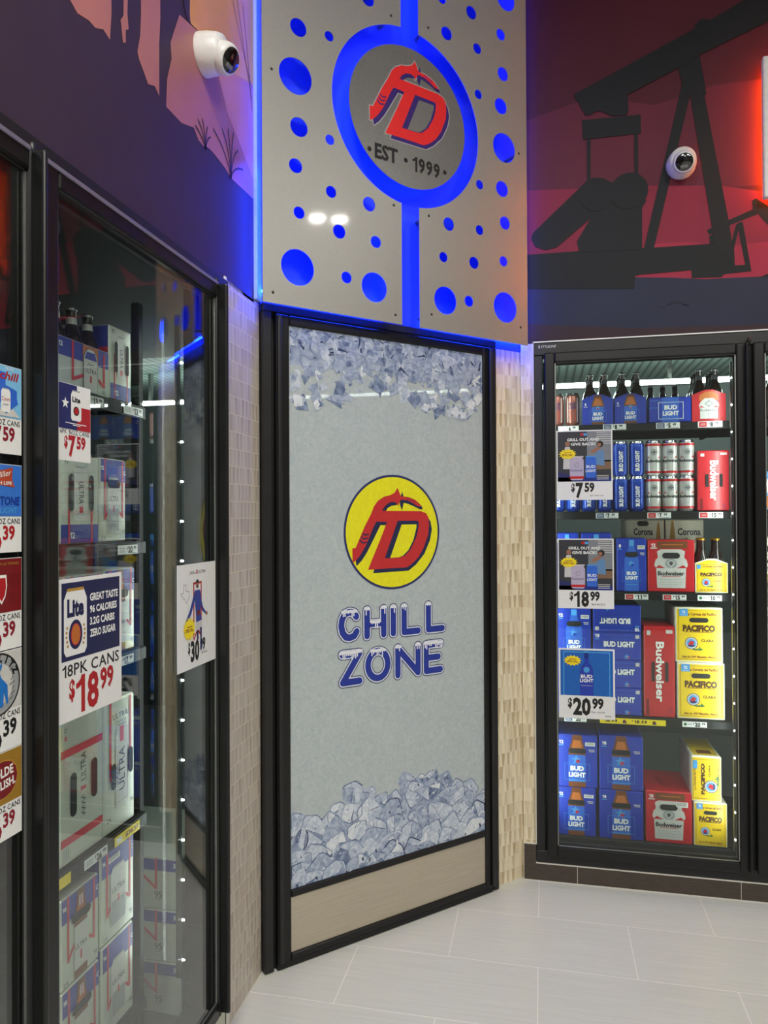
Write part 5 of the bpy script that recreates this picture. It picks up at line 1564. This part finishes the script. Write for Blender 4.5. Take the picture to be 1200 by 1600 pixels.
row(pac_turn, (.118, .190, .27), 'beer_carton', 'small yellow carton printed sideways, on top of another at lower right', .600, z5 + .1855)
# --- shelf three
z3 = SHR[2]
row(bl_carton, (.098, .25, .17, '8', False, ''), 'beer_carton', 'blue carton mostly behind the 18.99 sign, nearest the door hinge side', .053, z3)
row(bl_carton, (.125, .25, .17, '8', False, ''), 'beer_carton', 'wide blue carton mostly behind the 18.99 sign, right of a narrower one', .162, z3)
row(bl_carton, (.121, .226, .17, '8', False), 'beer_carton', 'blue carton with dark handle between the 18.99 sign and a red twelve-pack', .308, z3)
row(bud_carton, (.186, .220, .17, '12'), 'beer_carton', 'red twelve-pack carton with grey label on the middle shelf', .434, z3)
for i, x in enumerate((.365, .535)):
    b = carton(.165 if i == 0 else .16, .245, .2, CREAM)
    w, h = (.165, .16)[i], .245
    b.text('Corona', w * (.46 if i == 0 else .62), h * .78, h * .13, -.0008, BLACK, w=w * (.5 if i == 0 else .6), bold=.03); b.text('Extra', w * (.46 if i == 0 else .66), h * .62, h * .08, -.0008, BLACK, w=w * .28)
    b.rect(0.004, w - .004, h * .04, h * .42, -.0006, GOLD); b.rect(.004, w - .004, h * .02, h * .2, -.0008, NAVY)
    b.poly([(w * .78, h * .5), (w * .92, h * .5), (w * .90, h * .74), (w * .87, h * .95), (w * .83, h * .95), (w * .80, h * .74)] if i == 0 else [(w * .1, h * .5), (w * .27, h * .5), (w * .25, h * .74), (w * .21, h * .98), (w * .16, h * .98), (w * .12, h * .74)], -.0009, GOLD)
    put(b, 'beer_carton', ('white carton with black script behind the blue carton, left of two' if i == 0 else 'white carton with black script behind the red twelve-pack, right of two'), (x, YF3 + .19, z3 + .06), 'white cartons at the back of the middle shelf', 0, 'beer carton', [(w * .45, h * .93, w * .3, h * .09)] if i == 0 else None)
    # the carton it stands on
    b2 = carton(.165 if i == 0 else .16, .0585, .2, CREAM)
    b2.rect(.006, .15, .01, .05, -.0006, GOLD)
    put(b2, 'beer_tray', 'low tray under the %s white carton at the back' % ('left' if i == 0 else 'right'), (x, YF3 + .19, z3 + .0003), 'trays at the back of the middle shelf', 0, 'tray')

# bottles, carriers, cans
def bottle_proto(h, r, cap, name='beer_bottle', neck=None):
    b = MB()
    s = h / .229
    b.lathe([(0, .003), (r * .9, 0), (r, .006), (r, h * .52), (r * .96, h * .58), (r * .72, h * .67), (r * .48, h * .76), (r * .42, h * .82), (r * .38, h * .94), (r * .44, h * .945), (r * .44, h * .965), (r * .40, h * .97), (0, h * .97)], BGLASS, seg=20)
    o = b.build(name)
    c = MB(); c.lathe([(r * .43, h * .955), (r * .48, h * .955), (r * .47, h * .985), (r * .36, h), (0, h)], cap, seg=18)
    c.build('cap', o)
    if neck:
        n = MB(); n.lathe([(r * .455, h * .79), (r * .425, h * .87)], neck, seg=20); n.lathe([(r * .40, h * .87), (r * .43, h * .87)], neck, seg=20)
        n.build('neck_label', o)
    return o
used = {}
def place_bottle(key, mk, loc, label, group):
    if key not in used:
        used[key] = mk(); o = used[key]; o.location = loc
    else:
        o = copy_tree(used[key], loc)
    return tag(o, label, 'bottle', group)
def carrier(w, h, d, mat, art, peak=.02, wall=.002):
    """open six-pack basket: four walls, base, tall middle divider with a grip slot"""
    b = MB()
    b.prism([(0, 0), (w, 0), (w, h), (w * .62, h + peak), (w * .38, h + peak), (0, h)], 0, wall, mat)
    b.prism([(0, 0), (w, 0), (w, h), (w * .62, h + peak), (w * .38, h + peak), (0, h)], d - wall, d, mat)
    b.box(0, wall, wall, d - wall, 0, h, mat); b.box(w - wall, w, wall, d - wall, 0, h, mat)
    b.box(wall, w - wall, wall, d - wall, 0, wall, mat)
    art(b)
    return b
z1 = SHR[0]
def bl6(b, w=.128, h=.108):
    cx = w / 2
    bottle_print(b, cx, .001, h * 1.16, w * .40, -.0006, CBLUE2)
    star(b, cx, h * .66, w * .1, -.0013, LBLUE); star(b, cx, h * .63, w * .05, -.0015, CRED)
    bl_text(b, cx, h * .33, w * .44, -.0018)
    b.text('6', w * .1, h * .82, h * .1, -.001, WHITE, bold=.04); b.rect(w * .05, w * .16, h * .70, h * .73, -.001, LABELGREY)
for q, (x, lb) in enumerate(((.171, 'left'), (.305, 'right'))):
    b = carrier(.128, .110, .19, CBLUE, bl6)
    put(b, 'bottle_carrier', 'blue six-pack carrier on the top shelf, %s of the two with tall bottles' % lb, (x, YF3, z1), 'bottle carriers on the top right shelf', 0, 'bottle carrier')
    hp = MB()
    for i, bx in enumerate((.034, .094)):
        for k, by in enumerate((.034, .095, .156)):
            place_bottle('tall', lambda: bottle_proto(.222, .0295, CAPSIL, neck=DGREY), (x + bx, YF3 + by, z1 + .0022),
                         'brown bottle in the %s blue carrier, %s column, %s' % (lb, ('left', 'right')[i], ('front', 'middle', 'back')[k]), 'bottles in the blue carriers')
b = carton(.168, .108, .18, CBLUE)
b.rect(.05, .118, .002, .106, -.0006, CBLUE2); bl_text(b, .086, .05, .078, -.001)
b.frame(.036, .136, .014, .086, .0016, -.0014, WHITE); b.rect(.005, .045, .092, .0935, -.001, LBLUE); b.rect(.0, .035, .062, .0635, -.001, LBLUE)
bx = MB()
put(b, 'beer_carton', 'low blue carton with short bottles behind it on the top shelf', (.445, YF3, z1), G4, 0)
for i in range(3):
    place_bottle('short', lambda: bottle_proto(.19, .028, CAPSIL, neck=DGREY), (.479 + .052 * i, YF3 + .213, z1), 'short brown bottle behind the low blue carton, %s of three' % ('left', 'middle', 'right')[i], 'short bottles on the top right shelf')
def bud6(b, w=.132, h=.112):
    cx = w / 2
    b.poly([(w * .22, h * .78), (w * .78, h * .78), (w * .78, h * .98), (w * .62, h + .012), (w * .38, h + .012), (w * .22, h * .98)], -.0006, AMBER)
    L = [(.24, .1), (.76, .1), (.76, .45), (.8, .6), (.74, .74), (.62, .86), (.38, .86), (.26, .74), (.2, .6), (.24, .45)]
    b.poly([(w * a, h * c) for a, c in L], -.0009, LABELGREY)
    b.poly([(cx - w * .14, h * .66), (cx, h * .52), (cx + w * .14, h * .66), (cx, h * .8)], -.0012, GREY); b.poly([(cx - w * .08, h * .66), (cx, h * .58), (cx + w * .08, h * .66), (cx, h * .74)], -.0014, LABELGREY)
    b.poly([(w * .22, h * .52), (w * .38, h * .52), (w * .26, h * .58)], -.0012, CRED); b.poly([(w * .62, h * .52), (w * .78, h * .52), (w * .74, h * .58)], -.0012, CRED)
    b.text('Budweiser', cx, h * .42, h * .1, -.0012, BLACK, w=w * .5)
    b.rect(w * .3, w * .7, h * .22, h * .23, -.0012, GREY); b.rect(w * .3, w * .7, h * .3, h * .31, -.0012, GREY)
    b.rect(cx - .0005, cx + .0005, .002, h, -.0016, DGREY)
b = carrier(.132, .112, .19, CRED, bud6)
put(b, 'bottle_carrier', 'red six-pack carrier with grey label at the right end of the top shelf', (.615, YF3, z1), 'bottle carriers on the top right shelf', 0, 'bottle carrier')
for i, bx in enumerate((.035, .097)):
    for k, by in enumerate((.034, .095, .156)):
        place_bottle('tall', None, (.615 + bx, YF3 + by, z1 + .0022), 'brown bottle in the red carrier, %s column, %s' % (('left', 'right')[i], ('front', 'middle', 'back')[k]), 'bottles in the red carrier')
# yellow carrier on shelf three
def pac6(b, w=.127, h=.122):
    b.poly([(.004, .004), (w - .004, .004), (w - .004, h - .002), (w * .62, h + .014), (w * .38, h + .014), (.004, h - .002)], -.0006, CYEL)
    a = MB(); pac_art(a, w * .98, h * 1.02, -.001, corner=False)
    for i, f in enumerate(a.f):
        if a.mats[a.m[i]] is CYEL: continue
        b.add([a.v[q] for q in f], [tuple(range(len(f)))], a.mats[a.m[i]])
    b.rect(w * .05, w * .17, h * .82, h * .96, -.0016, LBLUE)
b = carrier(.127, .124, .17, CREAM, pac6, peak=.018)
put(b, 'bottle_carrier', 'yellow bottle carrier with peaked top at the right of the middle shelf', (.622, YF3, z3), 'bottle carriers in the right cooler', 0, 'bottle carrier')
for i, bx in enumerate((.034, .093)):
    for k, by in enumerate((.034, .092)):
        place_bottle('gold', lambda: bottle_proto(.225, .0285, CAPGOLD, neck=None), (.622 + bx, YF3 + by, z3 + .0022), 'brown gold-capped bottle in the yellow carrier, %s, %s' % (('left', 'right')[i], ('front', 'back')[k]), 'bottles in the yellow carrier')

def can_proto(r, h, body, art):
    """straight can: aluminium ends, painted wall, wrapped print on the wall"""
    b = MB()
    b.lathe([(r * .74, 0), (r * .80, .004), (r, .011), (r, h - .016), (r * .97, h - .012)], body, seg=28)
    def wrap(x, z, out=.0005):
        a = x / r
        return ((r + out) * math.sin(a), -(r + out) * math.cos(a), z)
    a = MB(); art(a, r, h)
    for i, f in enumerate(a.f):
        pts = [a.v[q] for q in f]
        b.add([wrap(p[0], p[2], .0005 - p[1]) for p in pts], [tuple(range(len(f)))], a.mats[a.m[i]])
    o = b.build('beer_can')
    t = MB(); t.lathe([(r * .97, h - .012), (r * .84, h - .003), (r * .86, h), (r * .80, h), (r * .77, h - .006), (0, h - .006)], CANTOP, seg=28)
    t.lathe([(0, .004), (r * .70, .006), (r * .74, 0)], CANTOP, seg=28)
    t.build('can_ends', o)
    tb_ = MB(); tb_.box(-.006, .006, -.012, .01, h - .0058, h - .0045, CANTOP, .0004); tb_.build('pull_tab', o)
    return o
def art_blcan(a, r, h):
    a.text('BUD LIGHT', .0, h * .43, .017, -.0004, WHITE, w=h * .58, bold=.05, rot=90)
    for x in (-.022, .022):
        a.rect(x - .002, x + .002, .014, h - .018, -.0002, CBLUE2)
    a.rect(-.012, .012, h * .84, h * .87, -.0003, LBLUE)
def art_budcan(a, r, h):
    n = 24
    for i in range(n):     # red bands all round
        x0, x1 = -PI * r + 2 * PI * r * i / n, -PI * r + 2 * PI * r * (i + 1) / n
        a.rect(x0, x1, h - .024, h - .014, -.0002, CRED); a.rect(x0, x1, .011, .020, -.0002, CRED)
    a.ring(0, h * .66, .009, .013, -.0004, GREY, n=24); a.poly([(-.016, h * .66), (0, h * .57), (.016, h * .66), (0, h * .76)], -.0003, GREY); a.poly([(-.009, h * .66), (0, h * .61), (.009, h * .66), (0, h * .71)], -.0005, DGREY)
    a.poly([(-.030, h * .50), (-.014, h * .50), (-.026, h * .54)], -.0003, CRED); a.poly([(.014, h * .50), (.030, h * .50), (.026, h * .56)], -.0003, CRED)
    a.text('Budweiser', 0, h * .42, .014, -.0004, BLACK, w=.074, bold=.03)
    for q in (.33, .28, .23, .18):
        a.rect(-.016, .016, h * q, h * q + .001, -.0003, GREY)
def art_salm(a, r, h):
    a.text('BUD', 0, h * .66, .012, -.0003, NAVY, w=.026, bold=.04); a.text('LIGHT', 0, h * .55, .012, -.0003, NAVY, w=.032, bold=.04)
    for q in range(4):
        a.rect(-.012, .012, h * (.2 + .07 * q), h * (.235 + .07 * q), -.0003, CRED)
    for x in (-.022, .021):
        a.rect(x - .004, x + .002, .014, h - .02, -.0002, LABELGREY)
cans = {}
def can(key, mk, loc, label, group):
    if key not in cans:
        cans[key] = mk(); o = cans[key]; o.location = loc
    else:
        o = copy_tree(cans[key], loc)
    return tag(o, label, 'can', group)
mkS = lambda: can_proto(.030, .142, CANSALM, art_salm)
can('s', mkS, (.064, YF3 + .034, z1), 'salmon-coloured can on the top shelf, nearest the glass edge', 'salmon cans on the top right shelf')
can('s', mkS, (.131, YF3 + .034, z1), 'salmon-coloured can on the top shelf beside the blue carriers', 'salmon cans on the top right shelf')
z2 = SHR[1]
mkB = lambda: can_proto(.0315, .150, CANBLUE, art_blcan)
mkR = lambda: can_proto(.0315, .150, CANWHITE, art_budcan)
for lvl in (0, 1):
    for i, x in enumerate((.329, .396)):
        can('b', mkB, (x, YF3 + .034, z2 + .1505 * lvl), 'blue tall can, %s %s of the four beside the 7.59 sign' % (('lower', 'upper')[lvl], ('left', 'right')[i]), 'blue tall cans on the second shelf')
    for i, x in enumerate((.463, .530, .597)):
        can('r', mkR, (x, YF3 + .034, z2 + .1505 * lvl), 'white and red tall can, %s row, %s of three' % (('lower', 'upper')[lvl], ('left', 'middle', 'right')[i]), 'white and red tall cans on the second shelf')
for i, x in enumerate((.066, .131, .196, .262)):
    can('b', mkB, (x, YF3 + .034, z2), 'blue tall can peeking out below the 7.59 sign, %s from the left' % ('first', 'second', 'third', 'fourth')[i], 'blue tall cans on the second shelf')
for i, x in enumerate((.329, .396, .463, .530, .597)):
    can('b' if i < 2 else 'r', None, (x, YF3 + .102, z2), '%s tall can in the second row back, %s' % ('blue' if i < 2 else 'white and red', ('behind the left blue cans', 'behind the right blue cans', 'behind the left red-and-white cans', 'behind the middle red-and-white cans', 'behind the right red-and-white cans')[i]), 'tall cans in the second row back')
row(bud_side, (.124, .252, .24), 'beer_carton', 'red carton standing on end beside the white and red tall cans', .634, z2)
# --- door two of the right cooler: the first packs only
def pale_carton(w, h, d, top):
    b = carton(w, h, d, CREAM)
    b.rect(.004, w - .004, .004, h * .35, -.0006, GOLD if top else CBLUE3)
    b.rect(.004, w - .004, h * .12, h * .2, -.0009, BLACK); b.disc(.02, h * .28, .022, -.001, AMBER)
    b.rect(.01, w * .6, h * .55, h * .6, -.0008, BLACK); b.rect(.01, w * .5, h * .45, h * .48, -.0008, BLACK)
    return b, [(w * .4, h * .8, w * .4, h * .1)]
for nm, zz, hh, lb in ((0, SHR[4], .22, 'bottom shelf, lower'), (1, SHR[4] + .222, .22, 'bottom shelf, upper'), (0, SHR[3], .25, 'fourth shelf, lower'), (1, SHR[3] + .252, .22, 'fourth shelf, upper'), (1, SHR[2], .23, 'middle shelf')):
    row(pale_carton, (.19, hh, .26, nm), 'beer_carton', 'pale carton with a dark band behind the second right door, ' + lb, .842, zz, g='pale cartons behind the second right door')
b = carton(.2, .16, .24, pm('carton_sky_card', (86, 140, 190), .4)); b.rect(.004, .196, .01, .06, -.0006, AMBER); b.disc(.05, .1, .03, -.0008, CREAM)
put(b, 'beer_carton', 'sky blue carton with an orange band behind the second right door', (.842, YF3, SHR[1]), 'pale cartons behind the second right door', 0)
for i in range(3):
    place_bottle('tall', None, (.872 + .062 * i, YF3 + .036, SHR[0]), 'brown bottle on the top shelf behind the second right door, %s of three' % ('left', 'middle', 'right')[i], 'loose bottles behind the second right door')

# ================================================================== LEFT COOLER PACKAGES
GL = 'silver and indigo cartons in the left cooler'
def lrow(b, label, s, z, hole=None, off=-.132, cat='beer carton', g=GL, name='beer_carton', turn=0.0):
    return put(b, name, label, LP(s, off, z), g, RL + turn, cat, hole)
def ribbon(b, pts, w, y):
    b.stroke(pts, w, y, PINKRED, n=8)
def ultra_can(b, cx, z0, w, h, y, rot=None):
    can_print(b, cx - w / 2, cx + w / 2, z0, z0 + h, y, LABELGREY, GREY)
    b.frame(cx - w / 2, cx + w / 2, z0 + h * .1, z0 + h * .88, w * .012, y - .0002, GREY)
    b.rect(cx - w * .12, cx + w * .12, z0 + h * .12, z0 + h * .24, y - .0003, PINKRED)
    b.text('ULTRA', cx, z0 + h * .5, w * .34, y - .0004, BLACK, w=h * .42, rot=-90)
def ultra_sixpack(w, h, d):
    def art(b):
        cx = w * .62
        b.rect(.001, w - .001, h * .62, h - .001, -.0006, CULTB)
        ribbon(b, [(w * .28, h * .96), (w * .28, h * .2), (w * .52, h * .36)], .008, -.001)
        ribbon(b, [(w * .9, h * .9), (w * .9, h * .2), (w * .80, h * .32)], .007, -.001)
        P = [(cx - .027, .002), (cx + .027, .002), (cx + .027, h * .7), (cx + .02, h * .85), (cx + .01, h * .92), (cx - .01, h * .92), (cx - .02, h * .85), (cx - .027, h * .7)]
        b.poly([(cx - .03, h * .6), (cx + .03, h * .6), (cx + .03, h * .98), (cx - .03, h * .98)], -.0012, AMBER)
        b.stroke(P, .0035, -.0014, DGREY, closed=True, n=6); b.poly(P, -.0018, LABELGREY)
        b.poly([(cx - .024, h * .7), (cx + .024, h * .7), (cx + .016, h * .86), (cx - .016, h * .86)], -.0022, CULTB)
        b.stroke([(cx - .014, h * .56), (cx - .008, h * .62), (cx - .002, h * .57), (cx + .004, h * .61), (cx + .012, h * .58)], .0016, -.0022, DGREY, n=5)
        b.text('ULTRA', cx, h * .46, h * .09, -.0022, BLACK, w=.046)
        b.rect(cx - .003, cx + .003, h * .22, h * .36, -.0022, PINKRED)
        b.text('12', w * .06, h * .85, h * .1, -.001, WHITE, bold=.03); b.text('95', w * .9, h * .08, h * .09, -.001, DGREY)
    return carrier(w, h, d, CSIL, art, peak=.0, wall=.002)
sl = SHL
lrow(ultra_sixpack(.196, .112, .13), 'silver and indigo bottle carrier on the top shelf of the left cooler', 1.424, sl[0], cat='bottle carrier', g='bottle carriers in the left cooler', name='bottle_carrier')
for i in range(3):
    for k in range(2):
        p = LP(1.424 + .036 + .062 * i, -.132 - .034 - .062 * k, sl[0] + .0022)
        if 'ul' not in used:
            used['ul'] = bottle_proto(.198, .0285, CAPSIL, neck=LABELGREY); o = used['ul']; o.location = p
        else:
            o = copy_tree(used['ul'], p)
        o.rotation_euler = (0, 0, RL)
        tag(o, 'dark bottle in the silver and indigo carrier, %s, %s row' % (('left', 'middle', 'right')[i], ('front', 'back')[k]), 'bottle', 'bottles in the left cooler carrier')
def ultra_upright(w, h, d, flip, num='12', blue_low=True):
    """carton with two dark grip slots around a silver can, ribbon stripes and an indigo band"""
    b = carton(w, h, d, CSIL)
    a = MB()
    a.rect(.003, w - .003, h * .0 + .003, h * .22, -.0006, CULTB)
    ultra_can(a, w * .52, h * .28, w * .38, h * .6, -.001)
    for x in (.22, .8):
        ribbon(a, [(w * x, h * .02), (w * x, h * .62)], w * .045, -.0008)
    a.text(num, w * .3, h * .1, h * .07, -.001, WHITE, bold=.03); a.text('95', w * .15, h * .92, h * .05, -.001, DGREY)
    a.rect(w * .62, w * .82, h * .9, h * .96, -.001, LABELGREY)
    if flip:
        a.v = [(w - x, y_, h - z) for x, y_, z in a.v]
    for i, f in enumerate(a.f):
        b.add([a.v[q] for q in f], [tuple(range(len(f)))], a.mats[a.m[i]])
    zc = h * .58 if not flip else h * .42
    return b, [(w * .26, zc, w * .13, h * .42), (w * .77, zc, w * .13, h * .42)]
b, hole = ultra_upright(.098, .187, .16, False)
b.box(-.0008, 0, .004, .156, .004, .183, CULTB); b.box(-.0016, -.0008, .004, .156, .115, .13, PINKRED)
lrow(b, 'narrow silver carton with dark grips, right end of the left top shelf', 1.625, sl[0], hole)
b, hole = ultra_upright(.146, .205, .2, False)
b.box(-.0008, 0, .004, .196, .004, .201, CULTB); b.box(-.0016, -.0008, .004, .196, .17, .185, PINKRED); b.box(-.0016, -.0008, .004, .196, .05, .06, PINKRED)
lrow(b, 'silver carton with dark side grips, second shelf, left of two', 1.433, sl[1], hole)
def ultra_can_carton(w, h, d, num, hole_top=True, bottle=False):
    b = carton(w, h, d, CSIL)
    b.rect(.003, w - .003, h * .72, h - .003, -.0006, CULTB)
    cx = w * .5
    ribbon(b, [(w * .18, h * .98), (w * .18, h * .28), (w * .34, h * .42)], w * .05, -.0009)
    ribbon(b, [(w * .86, h * .98), (w * .86, h * .30), (w * .74, h * .36)], w * .05, -.0009)
    if bottle:
        bottle_print(b, cx, .003, h * .97, w * .34, -.0012, LABELGREY)
        b.rect(cx - w * .05, cx + w * .05, h * .80, h * .92, -.0018, LABELGREY); b.rect(cx - w * .012, cx + w * .012, h * .80, h * .92, -.002, PINKRED)
        b.text('ULTRA', cx, h * .36, h * .05, -.002, BLACK, w=w * .3); b.rect(cx - w * .02, cx + w * .02, h * .2, h * .3, -.002, PINKRED)
    else:
        can_print(b, cx - w * .23, cx + w * .23, h * .12, h * .78, -.0012, LABELGREY, GREY)
        b.text('ULTRA', cx, h * .52, h * .06, -.0018, BLACK, w=w * .38); b.rect(cx - w * .02, cx + w * .02, h * .36, h * .44, -.0018, PINKRED)
        b.rect(cx - w * .2, cx + w * .2, h * .14, h * .4, -.0016, GREY)
    b.text(num, w * .08, h * .88, h * .05, -.001, WHITE, bold=.03); b.text('C', w * .94, h * .84, h * .05, -.001, WHITE, bold=.03)
    b.text('95', w * .9, h * .12, h * .05, -.001, DGREY); b.text('2.6', w * .12, h * .06, h * .05, -.001, DGREY)
    return b, [(cx, h * .70, w * .5, h * .1)] if hole_top else None
b, hole = ultra_can_carton(.112, .208, .2, '12')
lrow(b, 'silver carton with indigo top band, second shelf, right of two', 1.584, sl[1], hole)
b, hole = ultra_can_carton(.135, .212, .2, '12', True, True)
lrow(b, 'silver carton with a brown bottle showing right of the large navy poster', 1.601, sl[2], hole)
b, hole = ultra_can_carton(.15, .208, .2, '12', True, True)
lrow(b, 'silver carton hidden behind the large navy poster', 1.447, sl[2], hole)
def ultra_big(w, h, d):
    b = carton(w, h, d, CSIL)
    for z in (.76, .16):
        b.rect(.003, w - .003, h * z - .009, h * z + .009, -.0008, PINKRED)
    cx = w * .52
    b.text('ULTRA', cx, h * .62, w * .12, -.001, BLACK, w=h * .2, rot=90); b.rect(cx - w * .06, cx + w * .06, h * .455, h * .48, -.001, PINKRED)
    pts = [(cx + w * .05 * math.sin(i * 2.1), h * (.27 + .012 * i)) for i in range(13)]
    b.stroke(pts, .0022, -.001, DGREY, n=5)
    b.text('12', w * .12, h * .92, h * .03, -.001, DGREY, rot=90); b.rect(w * .10, w * .15, h * .85, h * .88, -.001, PINKRED)
    for q in range(3):
        b.rect(w * (.08 + .05 * q), w * (.09 + .05 * q), h * .04, h * .12, -.001, GREY)
    # indigo end and top seen at the edges
    t = .004
    b.add([(t, t, h + .0006), (w - t, t, h + .0006), (w - t, d - t, h + .0006), (t, d - t, h + .0006)], [(0, 1, 2, 3)], CULTB)
    return b, [(w * .28, h * .46, w * .14, h * .30), (w * .76, h * .50, w * .14, h * .28)]
b, hole = ultra_big(.164, .330, .18)
lrow(b, 'large silver carton with two red stripes and grips, left of the silver pair', 1.431, sl[3], hole)
b, _ = (carton(.136, .326, .18, CSIL), None)
w, h = .136, .326
ribbon(b, [(w * .2, h * .98), (w * .2, h * .40), (w * .34, h * .46)], .009, -.001); ribbon(b, [(w * .85, h * .98), (w * .85, h * .42), (w * .8, h * .44)], .009, -.001)
can_print(b, w * .36, w * .76, h * .16, h * .80, -.0008, LABELGREY, GREY); b.frame(w * .36, w * .76, h * .2, h * .76, .0012, -.0011, GREY)
b.rect(w * .5, w * .62, h * .66, h * .78, -.0013, PINKRED); b.text('ULTRA', w * .56, h * .45, w * .19, -.0014, BLACK, w=h * .33, rot=90)
b.stroke([(w * (.42 + .04 * math.sin(i * 2.2)), h * (.34 + .012 * i)) for i in range(14)], .0018, -.0014, CULTB, n=5)
b.text('ULTRA', w * .52, h * .87, h * .042, -.001, BLACK, w=w * .5); b.text('12 PACK', w * .56, h * .82, h * .02, -.001, DGREY, w=w * .32)
b.rect(w * .22, w * .36, h * .91, h * .95, -.001, LABELGREY); b.text('2.6', w * .14, h * .11, h * .036, -.001, DGREY); b.text('95', w * .9, h * .16, h * .036, -.001, DGREY)
b.box(-.0006, .0, .004, .17, .004, h - .004, CULTB)
lrow(b, 'large silver carton with a red ribbon outline, right of the silver pair', 1.598, sl[3], [(w * .28, h * .42, w * .15, h * .2), (w * .84, h * .48, w * .15, h * .2)])
# lower shelf
b, hole = ultra_can_carton(.142, .205, .2, '18', True, True)
lrow(b, 'silver and indigo carton with a brown bottle, upper left on the lowest left shelf', 1.434, sl[4] + .212, hole)
b, hole = ultra_can_carton(.142, .209, .2, '18', True, True)
lrow(b, 'silver and indigo carton with a brown bottle, lower left on the lowest left shelf', 1.436, sl[4], hole)
b, hole = ultra_can_carton(.146, .225, .2, '16')
bars(b, .03, .19, .05, .014, -.0016)
b.box(-.0008, 0, .004, .196, .16, .221, CULTB)
lrow(b, 'silver and indigo carton with a can, upper right on the lowest left shelf', 1.584, sl[4] + .226, None)
b, hole = ultra_can_carton(.138, .222, .2, '16')
b.box(-.0008, 0, .004, .196, .16, .218, CULTB)
lrow(b, 'silver and indigo carton with a can, lower right on the lowest left shelf', 1.588, sl[4], None)
# packs standing left of these, cut by the door rail
def amber_pack(w, h, d):
    b = carton(w, h, d, pm('carton_charcoal_card', (46, 46, 50), .4))
    b.poly([(w * .3, .003), (w * .85, .003), (w * .85, h * .45), (w * .68, h * .62), (w * .64, h * .95), (w * .5, h * .95), (w * .46, h * .62), (w * .3, h * .45)], -.0008, AMBER)
    b.rect(w * .28, w * .9, h * .16, h * .5, -.0011, LABELGREY); b.text('Lite', w * .62, h * .40, h * .1, -.0014, BLACK, w=w * .4, bold=.05); b.disc(w * .6, h * .26, w * .12, -.0014, AMBER); b.ring(w * .6, h * .26, w * .11, w * .14, -.0016, NAVY, n=20)
    return b
lrow(amber_pack(.15, .26, .2), 'charcoal carton with an amber bottle at the left edge of the left cooler glass', 1.278, sl[4] + .162, None)
lrow(amber_pack(.15, .16, .2), 'low charcoal carton under the amber bottle carton at the left glass edge', 1.278, sl[4], None)
sv = carton(.2, .26, .2, pm('carton_chrome_card', (170, 172, 174), .2, metal=.7))
sv.poly([(.05, .0), (.15, .0), (.17, .1), (.14, .26), (.06, .26), (.09, .12)], -.0006, DGREY)
lrow(sv, 'shiny grey carton sliver left of the two large silver cartons', 1.226, sl[3], None)
for zz, lb, sh in ((sl[1], 'second', .2), (sl[2], 'third', .2), (sl[0], 'top', .17)):
    b = carton(.19, sh, .2, CSIL); b.rect(.004, .186, sh * .7, sh - .004, -.0006, CULTB)
    lrow(b, 'silver carton hidden by the door rail on the %s left shelf' % lb, 1.232, zz, None)
# thirty-packs turned towards the shop door at the end of the cooler
def thirty(i):
    w, h, d = .36, .1465, .34
    b = carton(w, h, d, CSIL)
    b.rect(.004, w - .004, h * .76, h - .003, -.0006, CULTB)
    x = w - .076
    ribbon(b, [(x, h * .98), (x, h * .42), (x - .05, h * .7)], .0075, -.001)
    b.text('95', x + .007, h * .3, h * .13, -.001, DGREY); b.rect(x - .002, x + .016, h * .2, h * .215, -.001, GREY)
    b.text('30', w - .014, h * .88, h * .09, -.001, WHITE, bold=.02); b.rect(w - .016, w - .008, h * .12, h * .24, -.001, LABELGREY)
    return b
for i, (zz, lb) in enumerate(((.0925, 'lowest of three'), (.2400, 'middle of three'), (.3870, 'topmost of three'))):
    put(thirty(i), 'beer_carton', 'silver thirty-pack with indigo band seen past the left shelves, ' + lb, (-1.368, 1.902, zz), 'thirty-packs at the end of the left cooler', 0, 'beer carton')
MB().box(0, .37, 0, .36, 0, .07, pm('grey_floor_riser', (90, 92, 92), .6)).build('floor_riser', None, (-1.37, 1.9, .0215))
tag(bpy.data.objects['floor_riser'], 'low grey riser under the three stacked thirty-packs', 'riser')
